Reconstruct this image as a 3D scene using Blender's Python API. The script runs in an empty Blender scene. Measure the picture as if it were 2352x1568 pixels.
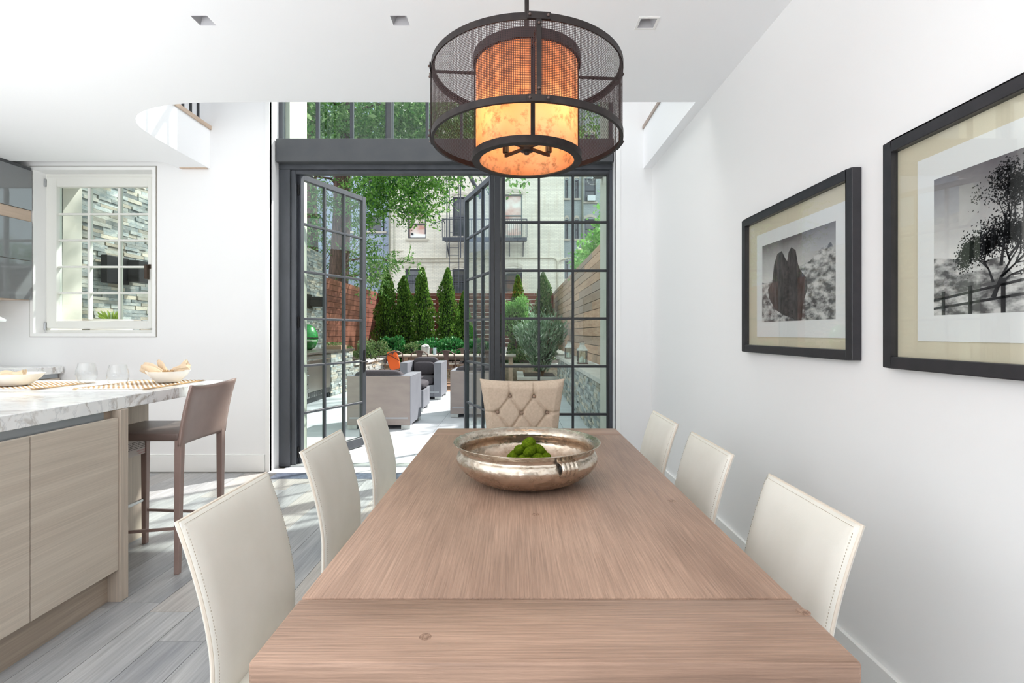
import bpy, bmesh, math, random
import numpy as np
from mathutils import Vector, Matrix
random.seed(7); np.random.seed(7)
R = math.radians; PI = math.pi
sc = bpy.context.scene
# ------------------------------------------------------------------ camera
FPX = 1176.0; CZ = 1.25; VX = 1183.0; VY = 764.0
cd = bpy.data.cameras.new('camera'); cam = bpy.data.objects.new('camera', cd)
sc.collection.objects.link(cam); sc.camera = cam
cam.location = (0, 0, CZ); cam.rotation_euler = (R(90), 0, 0)
cd.sensor_width = 36; cd.lens = 18; cd.clip_start = .05; cd.clip_end = 200
cd.shift_x = -7/2352; cd.shift_y = -20/2352
# ------------------------------------------------------------------ world, sun, exposure
SKY = 1.25
w = bpy.data.worlds.new('sky'); sc.world = w; w.use_nodes = True
bg = w.node_tree.nodes['Background']
bg.inputs[0].default_value = (.84, .92, 1.0, 1); bg.inputs[1].default_value = SKY
def lamp(name, kind, loc, energy, color=(1, 1, 1), direction=None, size=None, angle=None):
    l = bpy.data.lights.new(name, kind); o = bpy.data.objects.new(name, l); sc.collection.objects.link(o)
    o.location = loc; l.energy = energy; l.color = color
    if direction is not None: o.rotation_euler = Vector(direction).to_track_quat('-Z', 'Y').to_euler()
    if size: l.shape = 'RECTANGLE'; l.size, l.size_y = size
    if angle is not None: l.angle = angle
    return o
lamp('sun', 'SUN', (6, 12, 12), 3.9, (1, .97, .92), (-.56, -.49, -.70), angle=R(1.2))
lamp('rear_ceiling_fill', 'AREA', (-2.0, -2.3, .8), 118, (.985, .985, .98), (0, .05, 1), size=(3.6, 2.6))  # added fill behind the camera, no fixture there; washes the ceiling
lamp('kitchen_ceiling_fill', 'AREA', (-3.3, .7, 1.5), 24, (.99, .985, .975), (.12, .05, 1), size=(1.9, 2.2))  # unseen fill over the kitchen, added to brighten the ceiling
lamp('void_fill', 'AREA', (-.5, 4.2, 5.2), 38, (1, .99, .98), (-.25, -.6, -1), size=(3.4, 1.2))  # area fill added high in the void, out of view under the closed roof
lamp('upstairs_fill', 'AREA', (-1.7, -3.4, 4.3), 12, (1, 1, 1), (0, 1, -.05), size=(4, 2))  # faint added fill, out of view, brightening the upper floor
sc.view_settings.view_transform = 'Standard'; sc.view_settings.look = 'None'
sc.view_settings.exposure = 0.92; sc.view_settings.gamma = 1; sc.view_settings.use_curve_mapping = False
cy = sc.cycles; cy.max_bounces = 9; cy.diffuse_bounces = 6; cy.glossy_bounces = 4
cy.transparent_max_bounces = 20; cy.transmission_bounces = 6; cy.sample_clamp_indirect = 6
cy.caustics_reflective = False; cy.caustics_refractive = False
# ------------------------------------------------------------------ helpers
def P(px, py, D): return Vector(((px-VX)*D/FPX, D, CZ+(VY-py)*D/FPX))
def s2l(v): return v/12.92 if v <= .04045 else ((v+.055)/1.055)**2.4
def C(r, g, b): return (s2l(r/255), s2l(g/255), s2l(b/255), 1)
class NT:
    def __init__(s, name):
        s.m = bpy.data.materials.new(name); s.m.use_nodes = True; s.t = s.m.node_tree
        s.b = s.t.nodes['Principled BSDF']; s.o = s.t.nodes['Material Output']
    def n(s, kind, **kw):
        x = s.t.nodes.new(kind)
        for k, v in kw.items(): setattr(x, k, v)
        return x
    def l(s, a, b): s.t.links.new(a, b)
    def math(s, op, a, b=None, c=None):
        x = s.n('ShaderNodeMath', operation=op)
        for i, v in enumerate((a, b, c)):
            if v is None: continue
            if hasattr(v, 'is_linked') or hasattr(v, 'links'): s.l(v, x.inputs[i])
            else: x.inputs[i].default_value = v
        return x.outputs[0]
    def mix(s, f, a, b, mode='MIX'):
        x = s.n('ShaderNodeMix', data_type='RGBA', blend_type=mode)
        for i, v in ((0, f), (6, a), (7, b)):
            if hasattr(v, 'links'): s.l(v, x.inputs[i])
            else: x.inputs[i].default_value = v
        return x.outputs[2]
    def rand(s):
        a = s.n('ShaderNodeObjectInfo').outputs['Random']; g = s.n('ShaderNodeNewGeometry').outputs['Random Per Island']
        return s.math('FRACT', s.math('ADD', a, s.math('MULTIPLY', g, 3.7)))
    def coords(s, space, scale, off=None):
        if space == 'pos': v = s.n('ShaderNodeNewGeometry').outputs['Position']
        else: v = s.n('ShaderNodeTexCoord').outputs['Object']
        if off is not None:
            a = s.n('ShaderNodeVectorMath', operation='ADD'); s.l(v, a.inputs[0])
            c = s.n('ShaderNodeCombineXYZ'); s.l(s.math('MULTIPLY', off, 37.0), c.inputs[0]); s.l(s.math('MULTIPLY', off, 91.0), c.inputs[1]); s.l(s.math('MULTIPLY', off, 17.0), c.inputs[2])
            s.l(c.outputs[0], a.inputs[1]); v = a.outputs[0]
        mnode = s.n('ShaderNodeVectorMath', operation='MULTIPLY'); s.l(v, mnode.inputs[0]); mnode.inputs[1].default_value = scale
        return mnode.outputs[0]
    def noise(s, vec, detail=4, rough=.55, dist=0):
        x = s.n('ShaderNodeTexNoise'); x.inputs['Scale'].default_value = 1; x.inputs['Detail'].default_value = detail
        x.inputs['Roughness'].default_value = rough; x.inputs['Distortion'].default_value = dist; s.l(vec, x.inputs['Vector']); return x.outputs[0]
    def rng(s, v, a, b, c=0, d=1):
        x = s.n('ShaderNodeMapRange'); s.l(v, x.inputs[0])
        for i, q in enumerate((a, b, c, d)): x.inputs[i+1].default_value = q
        return x.outputs[0]
def mat(name, c, c2=None, rough=.5, metal=0, ns=(5, 5, 5), detail=4, ramp=(.35, .65), var=0, fine=None, bump=0, bs=None,
        spec=.5, space='pos', emit=None, estr=0, coat=0, off=False, c3=None):
    t = NT(name); b = t.b
    b.inputs['Roughness'].default_value = rough; b.inputs['Metallic'].default_value = metal
    b.inputs['Specular IOR Level'].default_value = spec; b.inputs['Coat Weight'].default_value = coat
    rnd = t.rand() if (var or off or c3) else None
    col = c
    if c2 is not None:
        f = t.rng(t.noise(t.coords(space, ns, rnd if off else None), detail), *ramp)
        col = t.mix(f, c, c2)
    if c3 is not None: col = t.mix(t.rng(t.math('FRACT', t.math('MULTIPLY', rnd, 7.31)), .45, 1.0), col, c3)
    if fine is not None:
        f = t.rng(t.noise(t.coords(space, fine[0], rnd if off else None), 3), .3, .7, 1-fine[1], 1+fine[1]*.5)
        col = t.mix(1.0, col, t_gray(t, f), 'MULTIPLY')
    if var:
        f = t.rng(rnd, 0, 1, 1-var, 1+var*.4)
        col = t.mix(1.0, col, t_gray(t, f), 'MULTIPLY')
    if hasattr(col, 'links'): t.l(col, b.inputs['Base Color'])
    else: b.inputs['Base Color'].default_value = col
    if bump:
        x = t.n('ShaderNodeBump'); x.inputs['Strength'].default_value = bump; x.inputs['Distance'].default_value = .01
        t.l(t.noise(t.coords(space, bs or ns), 4), x.inputs['Height']); t.l(x.outputs[0], b.inputs['Normal'])
    if emit: b.inputs['Emission Color'].default_value = emit; b.inputs['Emission Strength'].default_value = estr
    return t.m
def t_gray(t, f):
    c = t.n('ShaderNodeCombineColor')
    for i in range(3): t.l(f, c.inputs[i])
    return c.outputs[0]
def glass_mat(name, tint=(.93, .98, .96, 1), ior=1.45, rough=0.0):
    t = NT(name); tr = t.n('ShaderNodeBsdfTransparent'); tr.inputs[0].default_value = tint
    gl = t.n('ShaderNodeBsdfGlossy'); gl.inputs['Roughness'].default_value = rough
    lw = t.n('ShaderNodeLayerWeight'); lw.inputs[0].default_value = .5; f0 = ((ior-1)/(ior+1))**2
    fr = t.math('ADD', t.math('MULTIPLY', t.math('POWER', lw.outputs['Facing'], 5.0), 1-f0), f0)
    mx = t.n('ShaderNodeMixShader'); t.l(fr, mx.inputs[0]); t.l(tr.outputs[0], mx.inputs[1]); t.l(gl.outputs[0], mx.inputs[2])
    t.l(mx.outputs[0], t.o.inputs[0]); return t.m
def leaf_mat(name, c, c2, c3=None, transl=.35, rough=.55):
    t = NT(name); rnd = t.rand()
    col = t.mix(rnd, c, c2)
    if c3: col = t.mix(t.rng(t.math('FRACT', t.math('MULTIPLY', rnd, 9.7)), .8, .85), col, c3)
    t.l(col, t.b.inputs['Base Color']); t.b.inputs['Roughness'].default_value = rough; t.b.inputs['Specular IOR Level'].default_value = .3
    tl = t.n('ShaderNodeBsdfTranslucent'); t.l(col, tl.inputs[0])
    mx = t.n('ShaderNodeMixShader'); mx.inputs[0].default_value = transl
    t.l(t.b.outputs[0], mx.inputs[1]); t.l(tl.outputs[0], mx.inputs[2]); t.l(mx.outputs[0], t.o.inputs[0]); return t.m
def marble_mat():
    t = NT('marble'); v = t.coords('pos', (1, 1, 1)); 
    def vein(sc_, w_, d):
        q = t.n('ShaderNodeVectorMath', operation='MULTIPLY'); t.l(v, q.inputs[0]); q.inputs[1].default_value = sc_
        n = t.noise(q.outputs[0], 5, .6, d); a = t.math('ABSOLUTE', t.math('SUBTRACT', n, .5)); return t.rng(a, 0, w_, 1, 0)
    c1 = t.math('MULTIPLY', vein((2.2, 5.5, 5.5), .035, .8), t.rng(t.noise(t.coords('pos', (3, 3, 3)), 2), .4, .65))
    c2 = t.math('MULTIPLY', vein((5, 9, 9), .03, .5), .45)
    col = t.mix(t.rng(t.noise(t.coords('pos', (2, 4, 4)), 3), .45, .75), C(248, 248, 247), C(228, 231, 233))
    col = t.mix(t.math('MULTIPLY', c2, .8), col, C(178, 182, 186)); col = t.mix(t.math('MULTIPLY', c1, .75), col, C(160, 148, 136))
    t.l(col, t.b.inputs['Base Color']); t.b.inputs['Roughness'].default_value = .12; return t.m
def brick_mat(name, c, c2, mortar, axis='xz', bump=.5, w_=.21, h_=.07, rough=.85, ms=.008, stain=None):
    t = NT(name); g = t.n('ShaderNodeNewGeometry').outputs['Position']; sp = t.n('ShaderNodeSeparateXYZ'); t.l(g, sp.inputs[0])
    cb = t.n('ShaderNodeCombineXYZ'); t.l(sp.outputs[0 if axis == 'xz' else 1], cb.inputs[0]); t.l(sp.outputs[2], cb.inputs[1])
    br = t.n('ShaderNodeTexBrick'); t.l(cb.outputs[0], br.inputs['Vector']); br.inputs['Scale'].default_value = 1
    br.inputs['Brick Width'].default_value = w_; br.inputs['Row Height'].default_value = h_; br.inputs['Mortar Size'].default_value = ms
    br.inputs['Color1'].default_value = c; br.inputs['Color2'].default_value = c2; br.inputs['Mortar'].default_value = mortar
    col = br.outputs[0]
    f = t.rng(t.noise(t.coords('pos', (.5, .5, 1.4)), 5), .35, .7, .86, 1.05); col = t.mix(1.0, col, t_gray(t, f), 'MULTIPLY')
    if stain: col = t.mix(t.rng(t.noise(t.coords('pos', (5, 5, .35)), 4), .55, .8, 0, .55), col, stain)
    t.l(col, t.b.inputs['Base Color']); t.b.inputs['Roughness'].default_value = rough
    bp = t.n('ShaderNodeBump'); bp.inputs['Strength'].default_value = bump; bp.inputs['Distance'].default_value = .02
    hgt = t.math('SUBTRACT', t.math('MULTIPLY', t.noise(t.coords('pos', (9, 9, 14)), 4), .7), br.outputs['Fac']); t.l(hgt, bp.inputs['Height']); t.l(bp.outputs[0], t.b.inputs['Normal'])
    return t.m
M = {}
M['wall'] = mat('plaster_white', C(243, 243, 243), rough=.75, spec=.2, bump=.02, ns=(60, 60, 60))
M['ceil'] = mat('ceiling_paint', C(250, 251, 253), rough=.85, spec=.15)
M['gloss_white'] = mat('gloss_white_paint', C(247, 247, 245), rough=.35)
M['winframe'] = mat('window_paint', C(238, 238, 232), rough=.4)
M['steel'] = mat('painted_steel', C(66, 69, 74), rough=.42, c2=C(76, 79, 85), ns=(8, 8, 3))
M['steel_dark'] = mat('dark_steel', C(40, 42, 46), rough=.4)
M['beam'] = mat('beam_paint', C(76, 78, 81), c2=C(82, 84, 86), rough=.5, ns=(6, 6, 6))
M['black_metal'] = mat('black_metal', C(30, 28, 29), rough=.45, metal=.3)
M['bronze'] = mat('dark_bronze', C(38, 33, 34), c2=C(52, 45, 43), rough=.5, metal=.5, ns=(30, 30, 30))
M['chrome'] = mat('brushed_metal', C(200, 202, 205), rough=.25, metal=1)
M['stainless'] = mat('stainless', C(176, 176, 174), rough=.33, metal=.9)
M['glass'] = glass_mat('window_glass'); M['picglass'] = glass_mat('picture_glass', (.97, .98, .97, 1), 1.5)
M['drinkglass'] = glass_mat('drinking_glass', (.99, .995, .995, 1), 1.5)
M['floor'] = mat('grey_oak', C(190, 190, 190), C(152, 154, 158), rough=.36, ns=(7, .9, 7), ramp=(.3, .72), fine=((90, 4, 90), .22), var=.16, off=True, c3=C(186, 180, 174), bump=.12, bs=(120, 6, 60), spec=.4)
M['floor_gap'] = mat('floor_gap', C(96, 92, 88), rough=.8)
M['table'] = mat('table_wood', C(179, 148, 128), C(146, 118, 101), rough=.42, ns=(7, 1.6, 7), detail=7, ramp=(.36, .72), fine=((280, 6, 280), .25), bump=.25, bs=(220, 9, 80), spec=.4)
M['table_x'] = mat('table_wood_across', C(179, 148, 128), C(144, 116, 99), rough=.42, ns=(1.6, 9, 9), detail=7, ramp=(.36, .72), fine=((6, 280, 280), .26), bump=.25, bs=(9, 220, 80), spec=.4)
M['knot'] = mat('wood_knot', C(126, 97, 80), C(166, 136, 117), rough=.5, ns=(190, 120, 150), ramp=(.42, .58))
M['island'] = mat('island_oak', C(208, 196, 181), C(196, 183, 168), rough=.5, ns=(20, 1.2, 30), fine=((60, 3, 260), .12), space='pos')
M['island_v'] = mat('island_oak_upright', C(200, 186, 171), C(188, 174, 159), rough=.5, ns=(40, 40, 1.2), fine=((160, 160, 3), .16))
M['toe'] = mat('toe_oak', C(182, 167, 151), C(168, 153, 138), rough=.5, ns=(20, 1.2, 22), fine=((60, 3, 160), .14))
M['marble'] = marble_mat()
M['grey_gloss'] = mat('grey_gloss', C(124, 127, 130), rough=.06, spec=.6, coat=.5)
M['grey_channel'] = mat('grey_channel', C(170, 175, 180), rough=.3, metal=.4)
M['pale_wood'] = mat('pale_wood', C(206, 184, 166), C(192, 170, 150), rough=.5, ns=(20, 2, 20))
M['cream'] = mat('cream_leather', C(236, 233, 224), C(230, 227, 217), rough=.42, ns=(6, 6, 6), bump=.04, bs=(250, 250, 250), spec=.4)
M['cream_seam'] = mat('cream_seam', C(228, 217, 202), rough=.55)
M['cream_thread'] = mat('cream_thread', C(184, 172, 154), rough=.7)
M['taupe'] = mat('taupe_leather', C(158, 135, 128), C(150, 127, 120), rough=.38, ns=(8, 8, 8), bump=.05, bs=(260, 260, 260))
M['taupe_dark'] = mat('taupe_leather_seat', C(110, 94, 88), rough=.36, bump=.05, bs=(260, 260, 260), ns=(9, 9, 9))
M['taupe_thread'] = mat('taupe_thread', C(176, 156, 148), rough=.7)
M['linen'] = mat('linen', C(202, 184, 165), C(190, 172, 153), rough=.9, ns=(70, 70, 70), bump=.25, bs=(500, 500, 500), spec=.1)
M['button'] = mat('linen_button', C(150, 128, 112), rough=.85)
M['crease'] = mat('linen_crease', C(120, 100, 84), rough=.9)
M['frame'] = mat('black_frame', C(40, 39, 43), C(48, 46, 50), rough=.35, ns=(20, 20, 20))
M['mat_cream'] = mat('mount_fabric', C(222, 212, 190), rough=.85, bump=.1, bs=(600, 600, 600))
M['mat_white'] = mat('mount_white', C(238, 238, 240), rough=.8)
M['lime'] = mat('limestone', C(222, 217, 207), C(210, 205, 195), rough=.75, ns=(3, 3, 3), bump=.05)
M['coping'] = mat('coping_stone', C(210, 207, 202), C(196, 192, 187), rough=.8, ns=(8, 8, 8), var=.1)
M['stone'] = mat('ledger_stone', C(150, 160, 162), C(186, 188, 184), rough=.8, ns=(14, 14, 30), var=.45, c3=C(206, 196, 178), bump=.7, bs=(30, 30, 60))
M['stone_tan'] = mat('ledger_stone_tan', C(150, 142, 126), C(184, 172, 152), rough=.85, ns=(14, 14, 30), var=.35, c3=C(170, 146, 124), bump=.7, bs=(30, 30, 60))
M['paver'] = mat('pavers', C(200, 203, 208), C(188, 191, 196), rough=.8, ns=(2.5, 2.5, 2.5), var=.05)
M['joint'] = mat('paver_joint', C(140, 142, 146), rough=.9)
M['fence'] = mat('red_cedar', C(140, 82, 62), C(118, 66, 52), rough=.65, ns=(20, 1.5, 20), var=.15, off=True, c3=C(154, 94, 74), fine=((60, 5, 120), .15))
M['fence_x'] = mat('red_cedar_back', C(138, 74, 58), C(118, 60, 48), rough=.65, ns=(1.5, 20, 20), var=.22, off=True)
M['fence_r'] = mat('weathered_cedar', C(208, 174, 148), C(188, 150, 126), rough=.7, ns=(20, 1.5, 20), var=.2, off=True, c3=C(168, 150, 138), fine=((60, 5, 120), .15))
M['deck'] = mat('deck_boards', C(184, 150, 128), C(160, 126, 104), rough=.7, ns=(2, 20, 20), var=.2, off=True)
M['facade'] = brick_mat('painted_brick', C(238, 231, 214), C(228, 221, 205), C(208, 202, 188), stain=C(180, 158, 128))
M['facade_blue'] = brick_mat('blue_painted_brick', C(172, 182, 200), C(164, 174, 192), C(150, 160, 176))
M['facade_grey'] = brick_mat('grey_rear_brick', C(176, 184, 182), C(168, 176, 174), C(154, 160, 158))
M['sillstone'] = mat('sill_stone', C(198, 190, 174), rough=.85)
M['winpaint'] = mat('dark_window_paint', C(72, 72, 80), rough=.5)
M['winpaint_g'] = mat('grey_green_paint', C(112, 122, 122), rough=.5)
M['farglass'] = mat('dark_far_glass', C(58, 62, 70), C(92, 90, 88), rough=.12, ns=(1.2, 1.2, 1.2), spec=.8)
M['redglass'] = mat('curtained_glass', C(206, 150, 138), C(232, 226, 216), rough=.15, ns=(1.4, 1.4, 1.8), spec=.6)
M['iron'] = mat('fire_escape_iron', C(78, 80, 88), rough=.6)
M['white'] = mat('white_plastic', C(238, 238, 236), rough=.5)
M['pipe'] = mat('painted_pipe', C(190, 182, 164), rough=.7); M['pipe_g'] = mat('mossy_pipe', C(132, 134, 116), rough=.7)
M['mesh_l'] = mat('sling_mesh_face', C(172, 160, 154), C(162, 150, 146), rough=.6, ns=(3, 3, 9), bump=.1, bs=(300, 300, 300))
M['mesh_side'] = mat('sling_mesh', C(132, 134, 142), C(122, 124, 132), rough=.6, ns=(3, 3, 3), bump=.1, bs=(300, 300, 300))
M['mesh_dark'] = mat('sling_mesh_shade', C(96, 100, 110), rough=.6)
M['cushion'] = mat('charcoal_cushion', C(88, 84, 88), C(78, 75, 80), rough=.85, ns=(80, 80, 80), spec=.1)
M['piping'] = mat('charcoal_piping', C(52, 50, 54), rough=.8)
M['orange'] = mat('orange_fabric', C(238, 104, 44), rough=.8)
M['table_grey'] = mat('weathered_top', C(168, 158, 148), C(150, 140, 130), rough=.7, ns=(3, 30, 30))
M['rustmetal'] = mat('gunmetal_chair', C(92, 78, 74), C(110, 92, 84), rough=.45, metal=.5, ns=(9, 9, 9))
M['granite'] = mat('dark_granite', C(66, 62, 62), C(96, 90, 86), rough=.25, ns=(60, 60, 60))
M['egg'] = mat('green_ceramic', C(30, 150, 60), C(24, 110, 48), rough=.3, ns=(30, 30, 30), bump=.3)
M['bark'] = mat('bark', C(108, 82, 72), C(66, 50, 46), rough=.9, ns=(18, 18, 3), bump=.8, bs=(30, 30, 5))
M['twig'] = mat('twig', C(128, 104, 84), rough=.9)
M['soil'] = mat('soil', C(66, 50, 40), C(46, 36, 30), rough=1, ns=(20, 20, 20))
M['leaf_tree'] = leaf_mat('leaf_tree', C(70, 122, 48), C(128, 176, 82), C(60, 100, 66), .5)
M['leaf_tree2'] = leaf_mat('leaf_tree_dim', C(66, 112, 56), C(124, 164, 92), C(160, 184, 130), .5)
M['leaf_thuja'] = leaf_mat('leaf_thuja', C(70, 112, 42), C(132, 172, 74), C(48, 78, 40), .35)
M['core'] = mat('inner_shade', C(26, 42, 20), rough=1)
M['leaf_box'] = leaf_mat('leaf_box', C(74, 108, 62), C(118, 146, 92), C(150, 160, 116), .35)
M['leaf_laurel'] = leaf_mat('leaf_laurel', C(34, 100, 52), C(72, 146, 78), C(120, 180, 120), .25, .3)
M['leaf_spike'] = leaf_mat('leaf_spike', C(92, 130, 96), C(160, 188, 156), C(206, 220, 204), .3, .35)
M['leaf_ivy'] = leaf_mat('leaf_ivy', C(92, 150, 70), C(146, 190, 110), None, .4)
M['moss'] = mat('moss', C(146, 172, 40), C(104, 134, 24), rough=1, ns=(160, 160, 160), bump=1, bs=(700, 700, 700), spec=.05)
M['napkin'] = mat('napkin', C(214, 192, 166), C(206, 182, 154), rough=.9, ns=(30, 30, 30))
M['china'] = mat('china', C(240, 238, 234), rough=.25)
M['jute'] = mat('jute', C(176, 142, 104), rough=.9, var=.2); M['jute_w'] = mat('jute_white', C(236, 230, 220), rough=.9)
M['slate'] = mat('slate', C(74, 82, 98), C(104, 112, 128), rough=.5, ns=(25, 25, 25))
M['sill'] = mat('stone_sill', C(216, 216, 218), rough=.5)
M['galv'] = mat('galvanised', C(206, 210, 208), C(188, 192, 190), rough=.4, metal=.4, ns=(20, 20, 20))
M['paper'] = mat('paper_label', C(196, 186, 180), rough=.8); M['ink'] = mat('ink', C(96, 88, 84), rough=.8); M['ink_red'] = mat('red_ink', C(176, 92, 88), rough=.8)
M['pic_dark'] = mat('print_dark', C(46, 42, 44), C(92, 84, 84), rough=.8, ns=(30, 30, 60), detail=6, ramp=(.3, .75))
M['pic_rock'] = mat('print_rock', C(50, 46, 47), C(106, 98, 98), rough=.8, ns=(14, 50, 14), detail=8, ramp=(.35, .8))
M['pic_scree'] = mat('print_scree', C(90, 88, 90), C(214, 212, 212), rough=.8, ns=(22, 22, 44), detail=12, ramp=(.40, .62))
M['pic_black'] = mat('print_black', C(38, 36, 40), rough=.8)
def grad_mat(name, z0, z1, ca, cb, ns=4):
    t = NT(name); g = t.n('ShaderNodeNewGeometry').outputs['Position']; sp = t.n('ShaderNodeSeparateXYZ'); t.l(g, sp.inputs[0])
    n = t.noise(t.coords('pos', (ns, ns, ns*2)), 4); f = t.math('ADD', t.rng(sp.outputs[2], z0, z1), t.rng(n, .3, .7, -.12, .12))
    t.l(t.mix(f, ca, cb), t.b.inputs['Base Color']); t.b.inputs['Roughness'].default_value = .8; return t.m
M['pic_sky'] = grad_mat('print_sky', 1.50, 1.68, C(226, 224, 224), C(112, 106, 108))
M['pic_sky2'] = grad_mat('print_sky_large', 1.45, 1.70, C(232, 230, 230), C(104, 98, 104))

class MB:
    def __init__(s): s.v = []; s.f = []
    def add(s, vs, fs):
        o = len(s.v); s.v += [tuple(v) for v in vs]; s.f += [tuple(i+o for i in f) for f in fs]; return s
    def box(s, x0, x1, y0, y1, z0, z1):
        return s.add([(x0,y0,z0),(x1,y0,z0),(x1,y1,z0),(x0,y1,z0),(x0,y0,z1),(x1,y0,z1),(x1,y1,z1),(x0,y1,z1)],
                     [(0,3,2,1),(4,5,6,7),(0,1,5,4),(1,2,6,5),(2,3,7,6),(3,0,4,7)])
    def quad(s, *p): return s.add(p, [tuple(range(len(p)))])
    def prism(s, poly, axis, a, b):
        n = len(poly)
        def pt(p, h): return {'x': (h, p[0], p[1]), 'y': (p[0], h, p[1]), 'z': (p[0], p[1], h)}[axis]
        vs = [pt(p, a) for p in poly] + [pt(p, b) for p in poly]
        return s.add(vs, [tuple(range(n))[::-1], tuple(range(n, 2*n))] + [(i, (i+1) % n, n+(i+1) % n, n+i) for i in range(n)])
    def tube(s, pts, r, seg=8, caps=True, closed=False):
        pts = [Vector(p) for p in pts]; n = len(pts); rr = r if isinstance(r, (list, tuple)) else [r]*n
        up = None; vs = []
        for i, p in enumerate(pts):
            a = pts[i-1] if (i > 0 or closed) else p; b = pts[(i+1) % n] if (i < n-1 or closed) else p
            d = (b-a).normalized()
            if up is None: up = Vector((0, 0, 1)) if abs(d.z) < .9 else Vector((1, 0, 0))
            x = d.cross(up).normalized(); y = x.cross(d).normalized(); up = y
            for k in range(seg):
                t = 2*PI*k/seg; vs.append(p+(x*math.cos(t)+y*math.sin(t))*rr[i])
        fs = []
        for i in range(n if closed else n-1):
            j = (i+1) % n
            for k in range(seg): fs.append((i*seg+k, j*seg+k, j*seg+(k+1) % seg, i*seg+(k+1) % seg))
        if caps and not closed: fs.append(tuple(range(seg))); fs.append(tuple(range((n-1)*seg, n*seg))[::-1])
        return s.add(vs, fs)
    def bar(s, p, q, w, h=None):
        h = h or w; p = Vector(p); q = Vector(q); d = (q-p).normalized()
        up = Vector((0, 0, 1)) if abs(d.z) < .95 else Vector((0, 1, 0))
        x = d.cross(up).normalized()*w/2; y = x.cross(d).normalized()*h/2
        vs = [p-x-y, p+x-y, p+x+y, p-x+y, q-x-y, q+x-y, q+x+y, q-x+y]
        return s.add(vs, [(0,3,2,1),(4,5,6,7),(0,1,5,4),(1,2,6,5),(2,3,7,6),(3,0,4,7)])
    def lathe(s, prof, c=(0, 0, 0), seg=48, a0=0, a1=2*PI, loop=False):
        full = abs(a1-a0-2*PI) < 1e-6; m = seg if full else seg+1; n = len(prof); vs = []
        for k in range(m):
            t = a0+(a1-a0)*k/seg
            for r, z in prof: vs.append((c[0]+r*math.cos(t), c[1]+r*math.sin(t), c[2]+z))
        fs = []
        for k in range(seg):
            k2 = (k+1) % m
            for i in range(n if loop else n-1):
                j = (i+1) % n
                fs.append((k*n+i, k2*n+i, k2*n+j, k*n+j))
        return s.add(vs, fs)
    def grid(s, fn, nu, nv, closed_u=False):
        vs = [fn(i/nu, j/nv) for i in range(nu+1) for j in range(nv+1)]
        return s.add(vs, [(i*(nv+1)+j, (i+1)*(nv+1)+j, (i+1)*(nv+1)+j+1, i*(nv+1)+j+1) for i in range(nu) for j in range(nv)])
    def ball(s, c, r, nu=12, nv=8, sc_=(1, 1, 1)):
        def f(u, v): t = 2*PI*u; p = PI*v; return (c[0]+r*sc_[0]*math.sin(p)*math.cos(t), c[1]+r*sc_[1]*math.sin(p)*math.sin(t), c[2]+r*sc_[2]*math.cos(p))
        return s.grid(f, nu, nv)
    def build(s, name, m, parent=None, smooth=False, bevel=0, segs=2, local=False, merge=True, kind=None, label=None, recalc=True):
        me = bpy.data.meshes.new(name); vs = s.v
        if parent is not None and not local:
            o = wloc(parent); vs = [(a-o.x, b-o.y, c-o.z) for a, b, c in vs]
        me.from_pydata(vs, [], s.f)
        if merge or bevel:
            bm = bmesh.new(); bm.from_mesh(me)
            if merge: bmesh.ops.remove_doubles(bm, verts=bm.verts, dist=1e-5)
            if recalc: bmesh.ops.recalc_face_normals(bm, faces=bm.faces)
            if bevel:
                ed = [e for e in bm.edges if len(e.link_faces) == 2 and e.calc_face_angle(0) > .5]
                bmesh.ops.bevel(bm, geom=ed, offset=bevel, segments=segs, affect='EDGES', profile=.5, clamp_overlap=True)
            bm.to_mesh(me); bm.free()
        if smooth:
            me.polygons.foreach_set('use_smooth', [True]*len(me.polygons))
            if smooth != 'all': me.set_sharp_from_angle(angle=R(40))
        return link(name, me, m, parent, kind, label)
def link(name, me, m, parent=None, kind=None, label=None):
    if m: me.materials.append(m)
    o = bpy.data.objects.new(name, me); sc.collection.objects.link(o)
    if parent is not None: o.parent = parent
    if kind: o['kind'] = kind
    if label: o['label'] = label
    return o
def wloc(o):
    v = Vector((0, 0, 0))
    while o is not None: v += o.location; o = o.parent
    return v
def tag(o, label=None, cat=None, group=None, kind=None):
    if label: o['label'] = label
    if cat: o['category'] = cat
    if group: o['group'] = group
    if kind: o['kind'] = kind
    return o
def thing(name, label, cat, loc=(0, 0, 0), rz=0, group=None, kind=None):
    o = bpy.data.objects.new(name, None); sc.collection.objects.link(o); o.empty_display_size = .1
    o.location = loc; o.rotation_euler = (0, 0, rz); return tag(o, label, cat, group, kind)
def struct(name, loc=(0, 0, 0)):
    o = bpy.data.objects.new(name, None); sc.collection.objects.link(o); o.location = loc; o['kind'] = 'structure'; o.empty_display_size = .1; return o
def dup(root, loc, rz, label, group=None):
    r = root.copy(); sc.collection.objects.link(r); r.location = loc; r.rotation_euler = (0, 0, rz); r['label'] = label
    if group: r['group'] = group
    for ch in list(root.children):
        c = ch.copy(); sc.collection.objects.link(c); c.parent = r
        for g in list(ch.children):
            d = g.copy(); sc.collection.objects.link(d); d.parent = c
    return r
UNIT = {}
def piece(name, parent, m, c, size, kind=None):
    if m.name not in UNIT:
        b = MB().box(-.5, .5, -.5, .5, -.5, .5); me = bpy.data.meshes.new('unit_piece'); me.from_pydata(b.v, [], b.f); me.materials.append(m); UNIT[m.name] = me
    o = bpy.data.objects.new(name, UNIT[m.name]); sc.collection.objects.link(o); o.parent = parent
    o.location = Vector(c)-wloc(parent); o.scale = size; return o
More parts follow.
